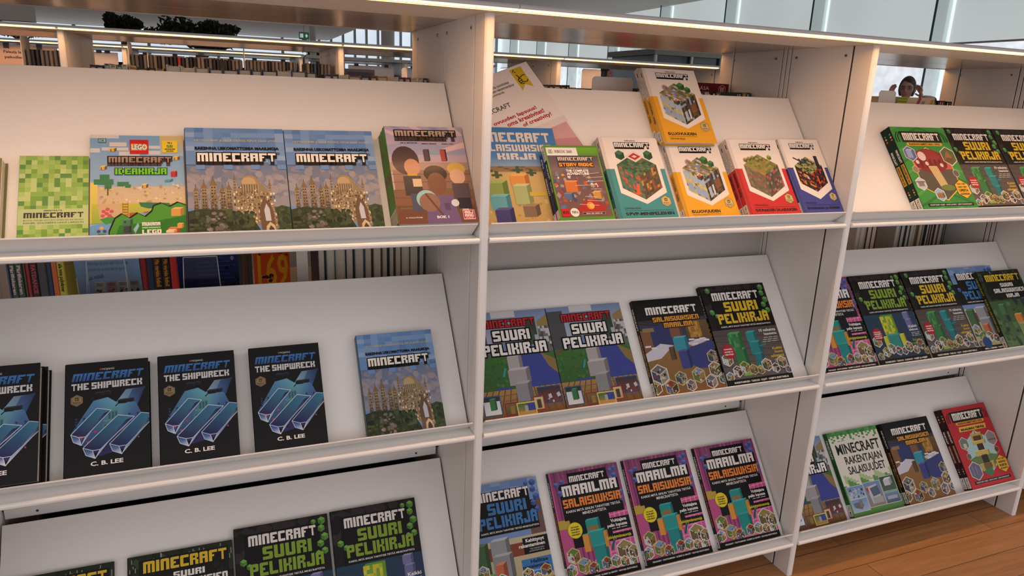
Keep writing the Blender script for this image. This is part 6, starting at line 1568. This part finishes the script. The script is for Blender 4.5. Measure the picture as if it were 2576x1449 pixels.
def hand(parent, wrist, aim, palm_n, s, name='hand'):
    """palm, four bent fingers of different lengths and a thumb, one skinned surface"""
    a = Vector(aim).normalized(); n = Vector(palm_n); n = (n - a * n.dot(a)).normalized(); b = a.cross(n)
    V = []; E = []; Rr = []
    def add(p, r, prev=None):
        V.append(tuple(p)); Rr.append(r)
        if prev is not None: E.append((prev, len(V) - 1))
        return len(V) - 1
    w = Vector(wrist)
    i0 = add(w, .020 * s); i1 = add(w + a * .03 * s, (.026 * s, .016 * s), i0); i2 = add(w + a * .062 * s, (.030 * s, .015 * s), i1)
    for off, L in ((-.030, .066), (-.010, .076), (.010, .072), (.028, .056)):
        k = add(w + a * .088 * s + b * off * s, .0095 * s, i2)
        p = w + a * .088 * s + b * off * s; d = (a + b * off * 1.2).normalized()
        for q, (l, bend) in enumerate(((.45, .25), (.32, .55), (.23, .9))):
            dd = (d * math.cos(bend) + n * math.sin(bend)); p = p + dd * L * l * s; k = add(p, (.0088 - .0008 * q) * s, k)
    k = i1; p = w + a * .025 * s - b * .022 * s; k = add(p, .012 * s, k)
    for l, dv in ((.034, a * .6 - b * .75 + n * .3), (.028, a * .85 - b * .45 + n * .35)):
        p = p + Vector(dv).normalized() * l * s; k = add(p, .0095 * s, k)
    return skin_obj(name, V, E, Rr, skinm, parent)

def person(label, loc, rot, H, arms, cloth, glasses=False, hair_len=.03, head_turn=0.0, seed=1, hands=True, head=1.0):
    """standing person of height H; arms = (elbow, wrist) per side in local metres, face towards -y"""
    s = H / 1.68
    t = thing('person', label, 'person', loc=loc); t.rotation_euler = (0, 0, rot)
    V = [(0, 0, .93), (0, -.01, 1.05), (0, .0, 1.22), (0, .005, 1.36), (0, .01, 1.45), (0, 0, 1.50)]
    Rr = [(.155, .11), (.135, .095), (.155, .105), (.13, .085), (.055, .05), (.048, .048)]
    E = [(i, i + 1) for i in range(5)]
    for sd, (el, wr) in zip((-1, 1), arms):
        b = len(V); V += [(sd * .165, .01, 1.37), tuple(v / s for v in el), tuple(v / s for v in wr)]; Rr += [.062, .043, .028]; E += [(3, b), (b, b + 1), (b + 1, b + 2)]
    b0 = len(V)
    for sd in (-1, 1):
        b = len(V); V += [(sd * .09, 0, .86), (sd * .10, -.01, .48), (sd * .10, .01, .09), (sd * .105, -.10, .035)]; Rr += [.095, .062, .042, .038]; E += [(0, b), (b, b + 1), (b + 1, b + 2), (b + 2, b + 3)]
    V = [tuple(c * s for c in v) for v in V]; Rr = [tuple(q * s for q in r) if isinstance(r, tuple) else r * s for r in Rr]
    body = skin_obj('body', V, E, Rr, skinm, t)
    # clothing as slightly larger skins over torso with sleeves, and legs
    tv = V[0:5]; te = [(0, 1), (1, 2), (2, 3), (3, 4)]; tr = [tuple(q * 1.13 for q in r) for r in Rr[0:4]] + [tuple(q * 1.05 for q in Rr[4])]
    tv = list(tv); tv[4] = tuple(Vector(V[3]).lerp(Vector(V[4]), .55))
    for k in range(2):
        b = 6 + k * 3; c = len(tv); tv += [V[b], V[b + 1], tuple(Vector(V[b + 1]).lerp(Vector(V[b + 2]), .45))]; tr += [Rr[b] * 1.18, Rr[b + 1] * 1.2, Rr[b + 2] * 1.35]; te += [(3, c), (c, c + 1), (c + 1, c + 2)]
    skin_obj('jacket', tv, te, tr, cloth, t)
    lv = [V[0]]; lr = [tuple(q * 1.05 for q in Rr[0])]; le = []
    for k in range(2):
        b = b0 + k * 4; c = len(lv); lv += [V[b], V[b + 1], tuple(Vector(V[b + 1]).lerp(Vector(V[b + 2]), .9))]; lr += [Rr[b] * 1.1, Rr[b + 1] * 1.15, Rr[b + 2] * 1.25]; le += [(0, c), (c, c + 1), (c + 1, c + 2)]
    skin_obj('trousers', lv, le, lr, trousm, t)
    for sd in (-1, 1):
        skin_obj('shoe', [(sd * .10 * s, .03 * s, .045 * s), (sd * .102 * s, -.05 * s, .04 * s), (sd * .106 * s, -.13 * s, .034 * s)], [(0, 1), (1, 2)], [(.042 * s, .044 * s), (.046 * s, .040 * s), (.036 * s, .032 * s)], shoem, t)
    hd = head_mesh(s).build('head', [skinm], t, (0, -.005 * s, 1.455 * s)); hd.rotation_euler = (0, 0, head_turn); hd.scale = (head,) * 3
    for p in hd.data.polygons: p.use_smooth = True
    hr = hair_mb(s, length=hair_len, seed=seed).build('hair', [hairm], hd)
    for p in hr.data.polygons: p.use_smooth = True
    for sx in (-.031, .031):
        mb = MB(); mb.tube((sx * s, -.079 * s, .1185 * s), (sx * s, -.0845 * s, .1185 * s), .009 * s, .006 * s, 14); mb.build('eye', [mat('eye_dark', (52, 42, 38), .2)], hd)
        mb = MB(); mb.box((sx - .017) * s, -.094 * s, .1345 * s, (sx + .017) * s, -.084 * s, .139 * s); mb.build('eyebrow', [hairm], hd)
    mb = MB(); mb.box(-.021 * s, -.089 * s, .051 * s, .021 * s, -.082 * s, .055 * s); mb.build('lips', [mat('lips', (150, 84, 80), .5, noise=.05)], hd)
    if glasses:
        mb = MB()
        for sx in (-.032, .032):
            for q in range(20):
                a0, a1 = 2 * PI * q / 20, 2 * PI * (q + 1) / 20
                mb.tube(((sx + .023 * math.cos(a0)) * s, -.099 * s, (.117 + .016 * math.sin(a0)) * s), ((sx + .023 * math.cos(a1)) * s, -.099 * s, (.117 + .016 * math.sin(a1)) * s), .0014 * s, n=5)
            mb.tube((sx * 1.72 * s, -.098 * s, .12 * s), (sx * 2.4 * s, .01 * s, .122 * s), .0014 * s, n=5)
        mb.tube((-.009 * s, -.1 * s, .12 * s), (.009 * s, -.1 * s, .12 * s), .0014 * s, n=5); mb.build('glasses', [lensm], hd)
    if hands:
        for sd, (el, wr), aim in zip((-1, 1), arms, hands):
            hand(t, wr, aim, (-sd * .6, -.5, 0), s * 1.02)
    return t
person('person in dark clothes with both hands raised beside the head, in the right gap', (6.226, 4.40, 0), math.radians(-49.8), 1.53,
       (((-.27, -.02, 1.25), (-.150, -.11, 1.335)), ((.27, -.01, 1.335), (.150, -.11, 1.35))), dressm, glasses=True, hair_len=.03, head_turn=-.15, hands=((.12, 0, 1), (-.42, 0, 1)), head=1.08)
person('dark haired person with face turned right, seen over the pale plates in the middle', (5.10, 8.87, 0), math.radians(-15), 1.70,
       (((-.26, .02, 1.08), (-.22, -.12, .86)), ((.26, .02, 1.08), (.22, -.12, .86))), dressm, hair_len=.0, head_turn=.9, seed=4, hands=((0, -.2, -1), (0, -.2, -1)))
person('person in dark jacket mostly hidden behind the propped yellow guide books', (5.5, 8.1, 0), math.radians(-25), 1.62,
       (((-.25, .02, 1.05), (-.2, -.12, .84)), ((.25, .02, 1.05), (.2, -.12, .84))), dressm, hair_len=.02, head_turn=-.3, seed=6, hands=((0, -.2, -1), (0, -.2, -1)))
